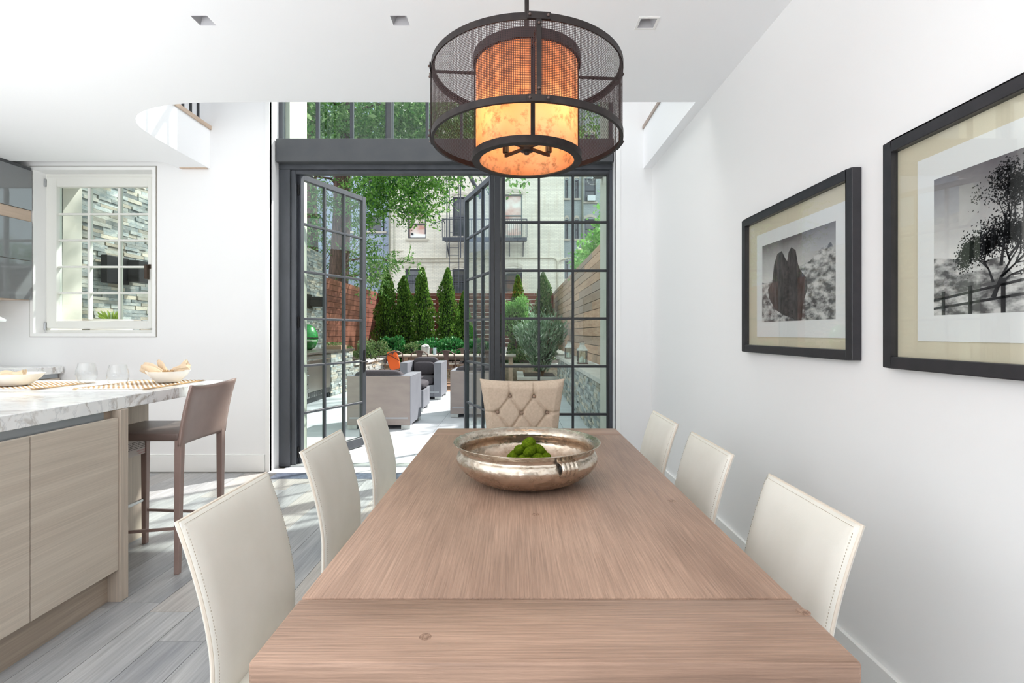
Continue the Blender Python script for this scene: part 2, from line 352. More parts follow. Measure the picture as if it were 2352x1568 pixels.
def holed(x0, x1, z0, z1, y0, y1, holes):
    """a wall in XZ of thickness y0..y1 with rectangular openings (x0,x1,z0,z1)"""
    xs = sorted({x0, x1} | {min(max(h[i], x0), x1) for h in holes for i in (0, 1)}); zs = sorted({z0, z1} | {min(max(h[i], z0), z1) for h in holes for i in (2, 3)})
    def solid(i, j):
        if i < 0 or j < 0 or i >= len(xs)-1 or j >= len(zs)-1: return False
        cx = (xs[i]+xs[i+1])/2; cz = (zs[j]+zs[j+1])/2
        return not any(h[0] < cx < h[1] and h[2] < cz < h[3] for h in holes)
    b = MB()
    for i in range(len(xs)-1):
        for j in range(len(zs)-1):
            if not solid(i, j): continue
            a, c, e, g = xs[i], xs[i+1], zs[j], zs[j+1]
            b.quad((a,y0,e),(c,y0,e),(c,y0,g),(a,y0,g)); b.quad((a,y1,e),(a,y1,g),(c,y1,g),(c,y1,e))
            if not solid(i-1, j): b.quad((a,y0,e),(a,y0,g),(a,y1,g),(a,y1,e))
            if not solid(i+1, j): b.quad((c,y0,e),(c,y1,e),(c,y1,g),(c,y0,g))
            if not solid(i, j-1): b.quad((a,y0,e),(a,y1,e),(c,y1,e),(c,y0,e))
            if not solid(i, j+1): b.quad((a,y0,g),(c,y0,g),(c,y1,g),(a,y1,g))
    return b
def leaves(name, pts, size, m, parent=None, aspect=.5, dirs=None, kind=None, jitter=1.0, fold=.25):
    pts = np.asarray(pts, dtype=np.float64); n = len(pts)
    if parent is not None: pts = pts-np.array(wloc(parent))
    d = np.random.normal(size=(n, 3))*jitter
    if dirs is not None: d = d+np.asarray(dirs)
    d /= np.linalg.norm(d, axis=1)[:, None]+1e-9
    q = np.random.normal(size=(n, 3)); sd = np.cross(d, q); sd /= np.linalg.norm(sd, axis=1)[:, None]+1e-9
    nn = np.cross(d, sd); L = (size*np.random.uniform(.65, 1.3, n))[:, None]; W = L*aspect*.5
    v = np.empty((n, 4, 3)); v[:, 0] = pts-d*L*.5; v[:, 1] = pts+sd*W+nn*W*fold; v[:, 2] = pts+d*L*.5; v[:, 3] = pts-sd*W+nn*W*fold
    me = bpy.data.meshes.new(name); me.vertices.add(4*n); me.vertices.foreach_set('co', v.reshape(-1))
    me.loops.add(4*n); me.loops.foreach_set('vertex_index', np.arange(4*n, dtype=np.int32))
    me.polygons.add(n); me.polygons.foreach_set('loop_start', np.arange(0, 4*n, 4, dtype=np.int32)); me.polygons.foreach_set('loop_total', np.full(n, 4, dtype=np.int32))
    me.update(calc_edges=True); return link(name, me, m, parent, kind)

# ================================================================== THE ROOM
XL, XR, YB, YW = -4.68, 1.23, -3.5, 4.61; ZC = 2.727; ZU = 3.08; ZT = 5.6
# floor
fl = struct('floor')
MB().box(XL-.1, XR+.1, YB-.1, 4.85, -.12, -.0125).build('subfloor', M['floor_gap'], fl)
pw = .19; x = XL; k = 0
while x < XR-.01:
    x1 = min(x+pw, XR); y = YB-random.uniform(0, 1.4)
    while y < 4.56:
        L = random.uniform(1.7, 2.3); y1 = min(y+L, 4.56); ys = max(y, YB)
        if x1 > -2.12 and x < 1: y1 = min(y1, 4.38)
        if y1-ys > .08: piece('floor_board', fl, M['floor'], ((x+x1)/2, (ys+y1)/2, -.006), (x1-x-.0022, y1-ys-.002, .012))
        y += L
        if y > 4.56 or (x1 > -2.12 and y > 4.38): break
    x = x1
MB().box(-2.12, 1.0, 4.38, 4.56, -.02, .001).build('threshold_strip', M['slate'], fl, bevel=.001, segs=1, label='dark slate threshold strip')
MB().box(-2.207, .91, 4.56, 4.70, -.02, .004).build('threshold_stone', M['sill'], fl, label='pale stone threshold')
# walls
tag(MB().box(XR, XR+.15, YB-.1, 4.61, -.1, ZT).build('wall_right', M['wall']), kind='structure')
tag(MB().box(XL-.08, XL, YB-.1, 4.61, -.1, ZT).build('wall_left', M['wall']), kind='structure')
KW = (-4.33, -3.262, 1.246, 2.715)
tag(holed(XL-.08, XR+.15, -.1, ZT, YW, 4.85, [KW, (-2.207, .91, -.2, 5.2)]).build('wall_back', M['wall']), kind='structure')
tag(holed(-5.6, 2.4, -.3, 8.5, 4.85, 5.25, [(-4.44, -3.1, 1.2, 2.76), (-2.134, .872, -.4, 5.2)]).build('wall_exterior', M['lime'], label='pale limestone outer face of the garden wall'), kind='structure')
tag(holed(XL-.08, XR+.15, -.1, ZT, YB-.2, YB, [(-4.4, -.5, .4, 2.6), (-3.8, .4, 3.3, 5.2)]).build('wall_front', mat('front_wall_paint', C(150, 146, 142), rough=.8)), kind='structure')
tag(MB().box(XL-.1, XR+.15, YB-.2, 4.85, ZT, ZT+.1).build('roof_ceiling', M['ceil']), kind='structure')
# ceiling slab with the curved edge of the double-height void
void = [(1.156, 4.61), (1.156, 3.28), (-1.6, 3.28), (-2.0, 3.285), (-2.16, 3.302), (-2.32, 3.34), (-2.46, 3.40), (-2.57, 3.475), (-2.64, 3.56), (-2.69, 3.66), (-2.715, 3.78), (-2.73, 3.95), (-2.74, 4.2), (-2.745, 4.61)]
# the reflector openings of the recessed downlights are cut right through the ceiling sheet
def chaikin(p, it=2):
    for _ in range(it):
        q = [p[0]]
        for a, b_ in zip(p, p[1:]): q += [(a[0]*.75+b_[0]*.25, a[1]*.75+b_[1]*.25), (a[0]*.25+b_[0]*.75, a[1]*.25+b_[1]*.75)]
        p = q+[p[-1]]
    return p
void = void[:2]+chaikin(void[2:], 2)
poly = [(XL, YB), (XR, YB), (XR, 4.61)] + void + [(-3.03, 4.61), (-3.03, 4.50), (-3.05, 4.45), (-3.10, 4.42), (-3.2, 4.41), (XL, 4.41)]
ceil = MB().prism(poly, 'z', ZC, ZU).build('ceiling', M['ceil'], merge=True)
tag(ceil, kind='structure')
LIGHTS = [(-1.475, 2.424), (-.545, 2.424), (.630, 2.444)]
cut = MB()
for lx, ly in LIGHTS: cut.box(lx-.0385, lx+.0385, ly-.0385, ly+.0385, ZC-.1, ZC+.16)
cutter = cut.build('cutter', None)
bo = ceil.modifiers.new('b', 'BOOLEAN'); bo.object = cutter; bo.operation = 'DIFFERENCE'; bo.solver = 'EXACT'
dg = bpy.context.evaluated_depsgraph_get(); nm = bpy.data.meshes.new_from_object(ceil.evaluated_get(dg)); ceil.modifiers.clear(); ceil.data = nm; nm.polygons.foreach_set('use_smooth', [True]*len(nm.polygons)); nm.set_sharp_from_angle(angle=R(25))
bpy.data.objects.remove(cutter)
tag(MB().box(XL, -3.03, 4.41, 4.61, 2.80, ZU).build('trim_1', M['ceil'], label='recessed curtain pocket above the kitchen window'), kind='structure')
tag(MB().box(-3.0, -2.76, 4.575, 4.61, ZC-.006, ZC).build('trim_2', M['pale_wood'], label='thin beige strip under the balcony edge at the wall'), kind='structure')
# balcony edge trim following the void, and railing
def offs(pts, d):
    out = []
    for i, p in enumerate(pts):
        a = Vector(pts[max(0, i-1)]); b = Vector(pts[min(len(pts)-1, i+1)]); t = (b-a).normalized(); n = Vector((t.y, -t.x)); out.append((p[0]-n.x*d, p[1]-n.y*d))
    return out
vo = void[1:]
bal = struct('trim_3'); bal['label'] = 'beige nosing strip along the upper floor edge'
inn = offs(vo, -.012); outt = offs(vo, .05)
tb = MB(); n = len(vo)
tb.prism(inn+outt[::-1], 'z', ZU-.004, ZU+.03); tb.build('nosing', M['pale_wood'], bal)
MB().box(1.146, 1.23, 3.28, 4.61, ZU, ZU+.03).build('nosing', mat('taupe_strip', C(176, 160, 150), rough=.6), bal, label='taupe strip along the beam edge')
rail = thing('balcony_railing', 'dark thin-barred railing on the upper floor edge above the kitchen', 'railing', (-2.78, 4.2, ZU+.03))
ip = offs(vo, .03)[10:]; tot = [0]
for a, b in zip(ip, ip[1:]): tot.append(tot[-1]+(Vector(b)-Vector(a)).length)
s_ = tot[-1]-.13
while s_ > .05:
    for i in range(len(tot)-1):
        if tot[i] <= s_ <= tot[i+1]:
            q = Vector(ip[i]).lerp(Vector(ip[i+1]), (s_-tot[i])/(tot[i+1]-tot[i]+1e-9))
            MB().bar((q.x, q.y, ZU+.03), (q.x, q.y, ZU+1.0), .016).build('baluster', M['steel_dark'], rail)
            break
    s_ -= .105
MB().tube([(p[0], p[1], ZU+1.0) for p in ip], .022, 8).build('handrail', M['steel_dark'], rail, smooth=True)
# baseboards
tag(MB().box(-4.05, -2.25, 4.594, 4.61, 0, .148).box(-4.05, -2.25, 4.598, 4.61, .148, .156).build('baseboard_back', M['gloss_white'], bevel=.002, segs=1), kind='structure')
tag(MB().box(XR-.016, XR, YB, 4.61, 0, .14).build('baseboard_right', M['gloss_white'], bevel=.002, segs=1), kind='structure')
tag(MB().box(.95, XR-.016, 4.594, 4.61, 0, .148).build('baseboard_back.001', M['gloss_white'], bevel=.002, segs=1), kind='structure')
tag(MB().box(-2.245, -2.207, 4.604, 4.64, 0, 5.0).box(.91, .948, 4.604, 4.64, 0, 5.0).build('trim_4', M['gloss_white'], label='slim white corner bead around the garden door opening'), kind='structure')
# recessed downlights
for i, (lx, ly) in enumerate(LIGHTS):
    lab = ['small trimless square ceiling downlight above the kitchen', 'small trimless square ceiling downlight in the middle of the ceiling', 'square white-trimmed ceiling downlight nearest the right wall'][i]
    t = thing('ceiling_downlight', lab, 'ceiling light', (lx, ly, ZC), group='recessed ceiling downlights')
    h = .0385; hh = .012
    b = MB(); z0, z1 = ZC, ZC+.045
    for a in range(4):
        ca = [(-1, -1), (1, -1), (1, 1), (-1, 1)]; p, q = ca[a], ca[(a+1) % 4]
        b.quad((lx+p[0]*h, ly+p[1]*h, z0), (lx+q[0]*h, ly+q[1]*h, z0), (lx+q[0]*hh, ly+q[1]*hh+.006, z1), (lx+p[0]*hh, ly+p[1]*hh+.006, z1))
    b.build('reflector', mat('downlight_reflector', C(176, 176, 180), rough=.6), t, recalc=False, merge=False)
    MB().box(lx-hh, lx+hh, ly-hh+.006, ly+hh+.006, z1, z1+.01).build('aperture', M['steel_dark'], t)
    if i == 2:
        b = MB(); o_ = .05
        b.box(lx-o_, lx+o_, ly-o_, ly-h, ZC-.003, ZC).box(lx-o_, lx+o_, ly+h, ly+o_, ZC-.003, ZC).box(lx-o_, lx-h, ly-h, ly+h, ZC-.003, ZC).box(lx+h, lx+o_, ly-h, ly+h, ZC-.003, ZC)
        b.build('trim_ring', M['white'], t)

# ------------------------------------------------------------------ steel garden door assembly
YD = 4.78
dr = struct('door_1', (-.65, YD, 0)); dr['label'] = 'dark steel frame of the garden doors'
DX0, DX1, DZ = -2.207, .91, 2.778
MB().box(DX0, DX0+.105, YD, YD+.07, 0, 2.775).box(DX0+.108, DX0+.15, YD+.02, YD+.09, 0, 2.7755).build('jamb', M['steel'], dr, bevel=.003, segs=1)
MB().box(DX1-.028, DX1, YD, YD+.07, 0, 2.775).build('jamb', M['steel'], dr, bevel=.003, segs=1)
MB().box(DX0, DX1, YD, YD+.07, 2.776, 2.824).box(DX0+.15, DX1-.03, YD+.02, YD+.09, 2.74, 2.7755).build('head', M['steel'], dr, bevel=.003, segs=1)
MB().box(-.228, -.195, YD+.012, YD+.10, 0, 2.775).box(-.19, -.135, YD, YD+.085, 0, 2.775).box(-.132, -.106, YD+.015, YD+.085, 0, 2.775).build('mullion', M['steel_dark'], dr, bevel=.003, segs=1)
MB().box(DX0+.1, -.1, YD+.01, YD+.09, -.01, .012).build('sill_track', M['galv'], dr)
tag(MB().box(-2.197, .905, 4.70, 4.82, 2.822, 3.035).build('trim_5', M['beam'], bevel=.004, segs=1, label='wide grey steel beam between the doors and the transom'), kind='structure')
def lites(par, x0, x1, z0, z1, nx, nz, y, m, w=.022, d=.034, zs=None, local=True, fr=.0, ox=0, oy=0, oz=0, stile=(.05, .045, .05, .09), pane_off=0):
    """a glazed leaf in local XZ: stiles, rails, muntins, panes"""
    l, r, t_, b_ = stile
    def bx(nm, *a, mm=m): return MB().box(*a).build(nm, mm, par, local=True, bevel=.002, segs=1)
    bx('stile', x0, x0+l, y, y+d+.012, z0, z1); bx('stile', x1-r, x1, y, y+d+.012, z0, z1)
    bx('rail', x0+l, x1-r, y, y+d+.012, z1-t_, z1); bx('rail', x0+l, x1-r, y, y+d+.012, z0, z0+b_)
    gx0, gx1, gz0, gz1 = x0+l, x1-r, z0+b_, z1-t_
    xs = [gx0+(gx1-gx0)*i/nx for i in range(nx+1)]
    zz = zs if zs else [gz0+(gz1-gz0)*i/nz for i in range(nz+1)]
    zz = [gz0]+[q for q in zz if gz0+.03 < q < gz1-.03]+[gz1]
    for q in xs[1:-1]: bx('muntin', q-w/2, q+w/2, y, y+d, gz0, gz1)
    for q in zz[1:-1]: bx('muntin', gx0, gx1, y+.001, y+d-.001, q-w/2, q+w/2)
    for i in range(len(xs)-1):
        for j in range(len(zz)-1):
            o = MB().box(xs[i]+(w/2 if i else 0), xs[i+1]-(w/2 if i < nx-1 else 0), y+d*.5, y+d*.5+.005, zz[j]+(w/2 if j else 0), zz[j+1]-(w/2 if j < len(zz)-2 else 0)).build('pane', M['glass'], par, local=True)
ZR = [.484, .934, 1.384, 1.834, 2.288]
# fixed panel
wf = struct('window_2', (-.106, YD, 0)); wf['label'] = 'fixed dark steel panel of eighteen panes beside the open doors'
lites(wf, 0, .99, .012, 2.745, 3, 6, .02, M['steel_dark'], zs=ZR, stile=(.012, .022, .02, .06))
# open leaves
def leaf(nm, hx, hy, ang, flip, lab):
    o = struct(nm, (hx, hy, 0)); o.rotation_euler = (0, 0, ang); o['label'] = lab
    lites(o, 0, .925, .012, 2.752, 3, 6, -.023, M['steel'], zs=ZR, stile=(.04, .055, .05, .09))
    hz = .93
    for s in (-1, 1):
        b = MB().box(.888, .906, s*.026-.004, s*.026+.004, hz-.11, hz+.13)
        b.tube([(.897, s*.03, hz), (.897, s*.065, hz), (.85, s*.07, hz+.003), (.79, s*.068, hz)], .008, 8)
        b.build('handle', M['black_metal'], o, local=True, smooth=True)
    for z in (.12, 1.35, 2.6): MB().tube([(-.008, 0, z-.05), (-.008, 0, z+.05)], .011, 8).build('hinge', M['black_metal'], o, local=True, smooth=True)
    return o
leaf('door_2', -2.046, 4.85, R(66.5), 0, 'left garden door leaf standing open, dark steel with eighteen panes')
leaf('door_3', -.214, 4.87, R(111.5), 1, 'centre garden door leaf standing open beside the post')
# transom (double-height glazing): three windows between posts
tr = struct('window_3', (-.65, YD, 3.035)); tr['label'] = 'upper steel windows above the grey beam'
gxs = [DX0, -1.180, -.155, DX1]
for i in range(3):
    a, b_ = gxs[i], gxs[i+1]
    for z0, z1 in ((3.035, 4.1), (4.1, 5.2)):
        MB().box(a, a+.038, YD, YD+.05, z0, z1).box(b_-.03, b_, YD, YD+.05, z0, z1).box(a, b_, YD, YD+.05, z0, z0+.028).box(a, b_, YD, YD+.05, z1-.03, z1).build('frame', M['steel'], tr)
        for k in (1, 2):
            xx = a+.038+(b_-.03-a-.038)*k/3; MB().box(xx-.014, xx+.014, YD+.005, YD+.045, z0+.028, z1-.03).build('muntin', M['steel'], tr)
        for k in range(3):
            xa = a+.038+(b_-.03-a-.038)*k/3; xb = a+.038+(b_-.03-a-.038)*(k+1)/3
            MB().box(xa, xb, YD+.022, YD+.027, z0+.028, z1-.03).build('pane', M['glass'], tr)
for q in gxs[1:3]: MB().box(q-.012, q+.03, YD-.03, YD, 3.035, 5.2).build('post', M['beam'], tr)
# ------------------------------------------------------------------ kitchen window
kw = struct('window_1', (-3.8, YW, 1.246)); kw['label'] = 'white fifteen-pane kitchen window with a slim dark-lined casing'
x0, x1, z0, z1 = KW
c = MB()
for (a, b_, cc, d) in ((x0-.03, x1+.03, z1, z1+.03), (x0-.03, x1+.03, z0-.03, z0), (x0-.03, x0, z0, z1), (x1, x1+.03, z0, z1)): c.box(a, b_, YW-.008, YW, cc, d)
c.build('casing', M['gloss_white'], kw)
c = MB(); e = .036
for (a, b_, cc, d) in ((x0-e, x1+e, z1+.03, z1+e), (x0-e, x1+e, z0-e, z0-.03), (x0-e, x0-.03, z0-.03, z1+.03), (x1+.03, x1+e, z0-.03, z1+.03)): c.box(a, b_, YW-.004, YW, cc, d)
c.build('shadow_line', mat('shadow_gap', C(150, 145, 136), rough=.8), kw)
yf = 4.715
def ring(nm, a, b_, cc, d, wl, wr, wb, wt, y0, y1, m, p, bev=.003):
    q = MB().box(a, a+wl, y0, y1, cc, d).box(b_-wr, b_, y0, y1, cc, d).box(a+wl, b_-wr, y0, y1, cc, cc+wb).box(a+wl, b_-wr, y0, y1, d-wt, d)
    return q.build(nm, m, p, bevel=bev, segs=1)
ring('frame', x0, x1, z0, z1, .012, .012, .03, .03, yf+.01, yf+.08, M['winframe'], kw)
sash = ring('sash', x0+.012, -3.345, z0+.045, z1-.03, .095, .035, .07, .09, yf, yf+.06, M['winframe'], kw, .006)
gx0, gx1, gz0, gz1 = -4.222, -3.38, 1.374, 2.590
for k in (1, 2):
    xx = gx0+(gx1-gx0)*k/3; MB().box(xx-.011, xx+.011, yf+.015, yf+.055, gz0, gz1).build('muntin', M['winframe'], kw, bevel=.003, segs=1)
for k in range(1, 5):
    zz = gz0+(gz1-gz0)*k/5; MB().box(gx0, gx1, yf+.016, yf+.054, zz-.009, zz+.009).build('muntin', M['winframe'], kw, bevel=.003, segs=1)
for i in range(3):
    for j in range(5):
        MB().box(gx0+(gx1-gx0)*i/3, gx0+(gx1-gx0)*(i+1)/3, yf+.034, yf+.038, gz0+(gz1-gz0)*j/5, gz0+(gz1-gz0)*(j+1)/5).build('pane', M['glass'], kw)
MB().box(-3.375, -3.35, yf-.012, yf, 1.84, 1.88).box(-3.385, -3.362, yf-.045, yf-.005, 1.74, 1.875).build('handle', mat('bronze_handle', C(74, 60, 50), rough=.4, metal=.5), kw, bevel=.004)
for z in (1.31, 2.63): MB().box(-4.335, -4.318, yf-.01, yf+.01, z-.035, z+.035).build('hinge', M['chrome'], kw, bevel=.003)

# ------------------------------------------------------------------ kitchen
# upper cabinet
t = thing('wall_cabinet', 'tall glossy grey wall cabinet with a pale wood grip strip beside the window', 'cabinet', (-4.5, 4.2, 1.54))
MB().box(-4.68, -4.35, 3.6, 4.585, 1.54, 2.70).build('body', M['pale_wood'], t)
MB().box(-4.68, -4.34, 3.6, 4.59, 2.70, 2.726).build('top_filler', M['beam'], t)
for a, b_ in ((1.545, 1.889), (1.893, 2.24), (2.343, 2.698)): MB().box(-4.35, -4.33, 3.6, 4.59, a, b_).build('door', M['grey_gloss'], t, bevel=.001, segs=1)
MB().box(-4.352, -4.338, 3.6, 4.588, 2.243, 2.34).build('grip_strip', M['pale_wood'], t)
# hood
t = thing('range_hood', 'tilted clear glass hood panel below the grey wall cabinet', 'range hood', (-4.5, 4.0, 1.35))
hm = mat('frosted_glass', C(226, 230, 230), rough=.2); 
b = MB(); pl = [(-4.66, 1.36), (-4.30, 1.30+.06), (-4.32, 1.375), (-4.66, 1.53)]
b.prism([(-4.66, 1.515), (-4.305, 1.345), (-4.30, 1.36), (-4.655, 1.532)], 'y', 3.6, 4.33).build('glass_panel', hm, t)
MB().box(-4.67, -4.5, 3.7, 4.25, 1.36, 1.53).build('housing', M['stainless'], t)
# perimeter counter
t = thing('base_cabinet', 'pale oak base cabinet against the left kitchen wall', 'cabinet', (-4.37, 3.6, 0))
MB().box(-4.675, -4.10, 2.6, 4.59, .1, .885).build('body', M['toe'], t)
MB().box(-4.66, -4.14, 2.6, 4.57, 0, .1).build('toe_kick', M['toe'], t)
for a, b_ in ((2.6, 3.25), (3.255, 3.9), (3.905, 4.59)): MB().box(-4.10, -4.08, a, b_, .1, .845).build('door', M['island'], t, bevel=.001, segs=1)
MB().box(-4.10, -4.09, 2.6, 4.58, .85, .887).build('channel', M['grey_channel'], t)
tag(MB().box(-4.68, -4.055, 2.6, 4.6, .888, .95).build('worktop', M['marble'], bevel=.003, segs=1), 'white veined marble worktop along the left kitchen wall', 'worktop')
# island
t = thing('island_cabinet', 'pale grey oak island cabinet with flat doors and recessed grip channel', 'cabinet', (-2.4, 2.2, 0))
MB().box(-3.05, -1.88, 1.45, 2.378, .15, .89).build('body', M['toe'], t)
MB().box(-3.0, -1.893, 1.45, 2.378, 0, .15).build('toe_kick', M['toe'], t)
MB().box(-1.86, -1.84, 1.946, 2.376, .152, .857).build('door', M['island'], t, bevel=.0012, segs=1)
MB().box(-1.86, -1.84, 1.45, 1.942, .152, .857).build('door', M['island'], t, bevel=.0012, segs=1)
MB().box(-1.885, -1.872, 1.45, 2.33, .84, .891).build('grip_channel', M['grey_channel'], t)
MB().box(-3.05, -1.832, 2.378, 2.426, 0, .891).build('end_panel', M['island_v'], t, bevel=.001, segs=1)
MB().box(-3.05, -2.29, 2.426, 3.20, 0, .891).build('rear_panel', M['island_v'], t, bevel=.001, segs=1)
tag(MB().box(-3.3, -1.85, 1.45, 3.24, .892, .95).build('worktop', M['marble'], bevel=.003, segs=2), 'thick white veined marble island worktop set with bowls and glasses', 'worktop')
ZI = .951
def tumbler(x, y, lab, r=.05, h=.122):
    t = thing('wine_glass', lab, 'glass', (x, y, ZI), group='stemless glasses on the island')
    pr = [(0, 0), (.024, 0), (.030, .004), (.045, .03), (.052, .055), (.050, .08), (.043, .105), (.039, h), (.037, h), (.041, .105), (.0485, .08), (.050, .055), (.043, .031), (.028, .008), (0, .007)]
    MB().lathe(pr, (x, y, ZI), 40).build('bowl', M['drinkglass'], t, smooth=True)
tumbler(-2.503, 2.99, 'stemless glass standing further back between the two placemats')
tumbler(-2.195, 2.83, 'stemless glass on the corner of the placemat by the stool')
def placemat(x0, x1, y0, y1, lab):
    t = thing('placemat', lab, 'placemat', ((x0+x1)/2, (y0+y1)/2, ZI), group='woven jute placemats'); rows = 15
    tan, wh = MB(), MB(); n = 30
    for i in range(rows):
        xx = x0+(x1-x0)*(i+.5)/rows; hw = (x1-x0)/rows*.52
        for j in range(n):
            ya = y0+(y1-y0)*j/n; yb = ya+(y1-y0)/n; b = wh if (j % 2 == 0 and 0 < i < rows-1) else tan
            ym = (ya+yb)/2; z = ZI
            b.add([(xx-hw, ya, z+.001), (xx+hw, ya+.004, z+.001), (xx+hw, yb+.002, z+.001), (xx-hw, yb-.002, z+.001), (xx, ya+.003, z+.006), (xx, yb-.003, z+.006)],
                  [(0, 3, 2, 1), (0, 1, 4), (1, 2, 5, 4), (2, 3, 5), (3, 0, 4, 5)])
    tan.build('weave', M['jute'], t, merge=False, kind='stuff'); wh.build('white_weave', M['jute_w'], t, merge=False, kind='stuff', label='white strands of the weave')
placemat(-2.34, -1.94, 2.70, 3.21, 'tan and white woven placemat in front of the bar stool')
placemat(-2.96, -2.52, 2.69, 3.08, 'tan and white woven placemat under the left bowl')
def bowl_small(x, y, r, h, lab):
    t = thing('serving_bowl', lab, 'bowl', (x, y, ZI+.007)); z = ZI+.007
    pr = [(0, 0), (r*.42, 0), (r*.55, .006), (r*.86, h*.62), (r, h), (r*.97, h), (r*.83, h*.66), (r*.5, .014), (0, .012)]
    MB().lathe(pr, (x, y, z), 48).build('bowl', M['china'], t, smooth=True); return t
bowl_small(-2.045, 3.02, .112, .068, 'white bowl holding two standing napkins on the right placemat')
bowl_small(-2.78, 2.84, .132, .066, 'white bowl with a folded napkin on the left placemat')
def napkin(p, q, w0, w1, lab, seed, folds=3, curl=.0):
    rr = random.Random(seed); p = Vector(p); q = Vector(q); d = q-p; side = d.cross(Vector((0, 1, 0))).normalized(); nb = Vector((0, 1, 0))
    def f(u, v):
        w_ = w0+(w1-w0)*v**1.2; a = 2*PI*u; rad = w_*(.5+.13*math.sin(folds*a+v*4))
        return tuple(p+d*v+side*math.cos(a)*rad+nb*math.sin(a)*rad*.55+Vector((0, 0, .008*math.sin(v*7+a)))+side*curl*v*v)
    b = MB().grid(f, 40, 16)
    b.add([f(i/40, 1) for i in range(40)]+[tuple(q-d*.12)], [(i, (i+1) % 40, 40) for i in range(40)])
    o = b.build('napkin', M['napkin'], None, smooth=True, merge=True)
    me = o.data; off = Vector(p)
    for v in me.vertices: v.co -= off
    o.location = off
    return tag(o, lab, 'napkin', 'linen napkins in the bowls')
napkin((-2.03, 3.02, 1.0), (-2.185, 3.0, 1.052), .03, .052, 'beige napkin fanned out over the left rim of the right bowl', 1, 4)
napkin((-2.06, 3.04, 1.0), (-2.125, 3.05, 1.085), .045, .02, 'beige napkin standing upright behind the fanned one', 4, 3)
napkin((-2.03, 3.02, 1.0), (-1.93, 3.02, 1.065), .036, .05, 'beige napkin fanned out over the right rim of the right bowl', 2, 5)
napkin((-2.86, 2.84, 1.0), (-2.71, 2.83, 1.018), .05, .05, 'beige napkin folded flat in the left bowl', 3, 4)
def torus(c, R_, r_, m, nm, parent=None):
    b = MB(); b.tube([(c[0]+R_*math.cos(2*PI*i/20), c[1], c[2]+R_*math.sin(2*PI*i/20)) for i in range(20)], r_, 8, closed=True); return b.build(nm, m, parent, smooth=True)
o = MB().tube([(-2.025+.022*math.cos(2*PI*i/20), 2.99+.022*math.sin(2*PI*i/20), 1.02+.006*(i % 2)) for i in range(20)], .008, 6, closed=True).build('napkin_ring', mat('woven_ring', C(150, 116, 78), rough=.9), smooth=True)
tag(o, 'small brown woven napkin ring in the right bowl', 'napkin ring')

# ------------------------------------------------------------------ bar stool
t = thing('bar_stool', 'taupe leather bar stool with stitched legs at the island overhang', 'stool', (-1.97, 2.85, 0))
hx0, hx1, hy0, hy1 = -2.21, -1.74, 2.645, 3.055
def leg(par, x, y, tx, ty, z1, wb, wt, m, nm='leg'):
    vs = [(x-wb, y-wb, 0), (x+wb, y-wb, 0), (x+wb, y+wb, 0), (x-wb, y+wb, 0), (tx-wt, ty-wt, z1), (tx+wt, ty-wt, z1), (tx+wt, ty+wt, z1), (tx-wt, ty+wt, z1)]
    return MB().add(vs, [(0,3,2,1),(4,5,6,7),(0,1,5,4),(1,2,6,5),(2,3,7,6),(3,0,4,7)]).build(nm, m, par, bevel=.003, segs=1)
leg(t, hx1-.012, hy0+.012, hx1-.005, hy0+.02, .70, .013, .018, M['taupe']); leg(t, hx1-.012, hy1-.012, hx1-.005, hy1-.02, .70, .013, .018, M['taupe'])
leg(t, hx0+.012, hy0+.012, hx0+.02, hy0+.02, .69, .013, .018, M['taupe']); leg(t, hx0+.012, hy1-.012, hx0+.02, hy1-.02, .69, .013, .018, M['taupe'])
MB().box(hx0, hx1, hy0, hy1, .688, .728).build('seat', M['taupe_dark'], t, bevel=.01, segs=3, smooth=True)
def stool_back(u, v):  # u across (y), v up
    y = hy0-.004+(hy1-hy0+.008)*u; xx = -1.735+.035*v*v-.028*(1-(2*u-1)**2)*.7+.03*v
    z = .665+.315*v-.016*(1-(2*u-1)**2)*v; return xx, y, z
b = MB(); n_, m_ = 20, 14
front = [[stool_back(i/n_, j/m_) for j in range(m_+1)] for i in range(n_+1)]
def slab(b, fn, nu, nv, th, rim=.5, edge=.12):
    """closed padded slab; thickness is along x"""
    def e(u, v): d = min(u, 1-u, v, 1-v)/edge; d = max(0, min(1, d)); return rim+(1-rim)*math.sin(d*PI/2)
    F = [[None]*(nv+1) for _ in range(nu+1)]; B = [[None]*(nv+1) for _ in range(nu+1)]; vs = []
    for i in range(nu+1):
        for j in range(nv+1):
            x, y, z = fn(i/nu, j/nv); k = e(i/nu, j/nv)*th/2
            F[i][j] = len(vs); vs.append((x-k, y, z)); B[i][j] = len(vs); vs.append((x+k, y, z))
    fs = []
    for i in range(nu):
        for j in range(nv):
            fs.append((F[i][j], F[i][j+1], F[i+1][j+1], F[i+1][j])); fs.append((B[i][j], B[i+1][j], B[i+1][j+1], B[i][j+1]))
    for i in range(nu): fs.append((F[i][0], F[i+1][0], B[i+1][0], B[i][0])); fs.append((F[i][nv], B[i][nv], B[i+1][nv], F[i+1][nv]))
    for j in range(nv): fs.append((F[0][j], B[0][j], B[0][j+1], F[0][j+1])); fs.append((F[nu][j], F[nu][j+1], B[nu][j+1], B[nu][j]))
    return b.add(vs, fs)
slab(MB(), stool_back, 20, 16, .026, .55, .12).build('backrest', M['taupe'], t, smooth='all')
st = MB()
for k in range(56):
    z = .66+.30*k/56; v = (z-.655)/.325; x, y, _ = stool_back(0, v); st.box(x+.002, x+.006, y-.0015, y+.0005, z, z+.0032)
for k in range(80): st.box(hx1-.022-.0004*0, hx1-.0205, hy0-.0012+.0, hy0+.001, .1+.0069*k, .103+.0069*k)
st.build('stitching', M['taupe_thread'], t, merge=False, kind='stuff')
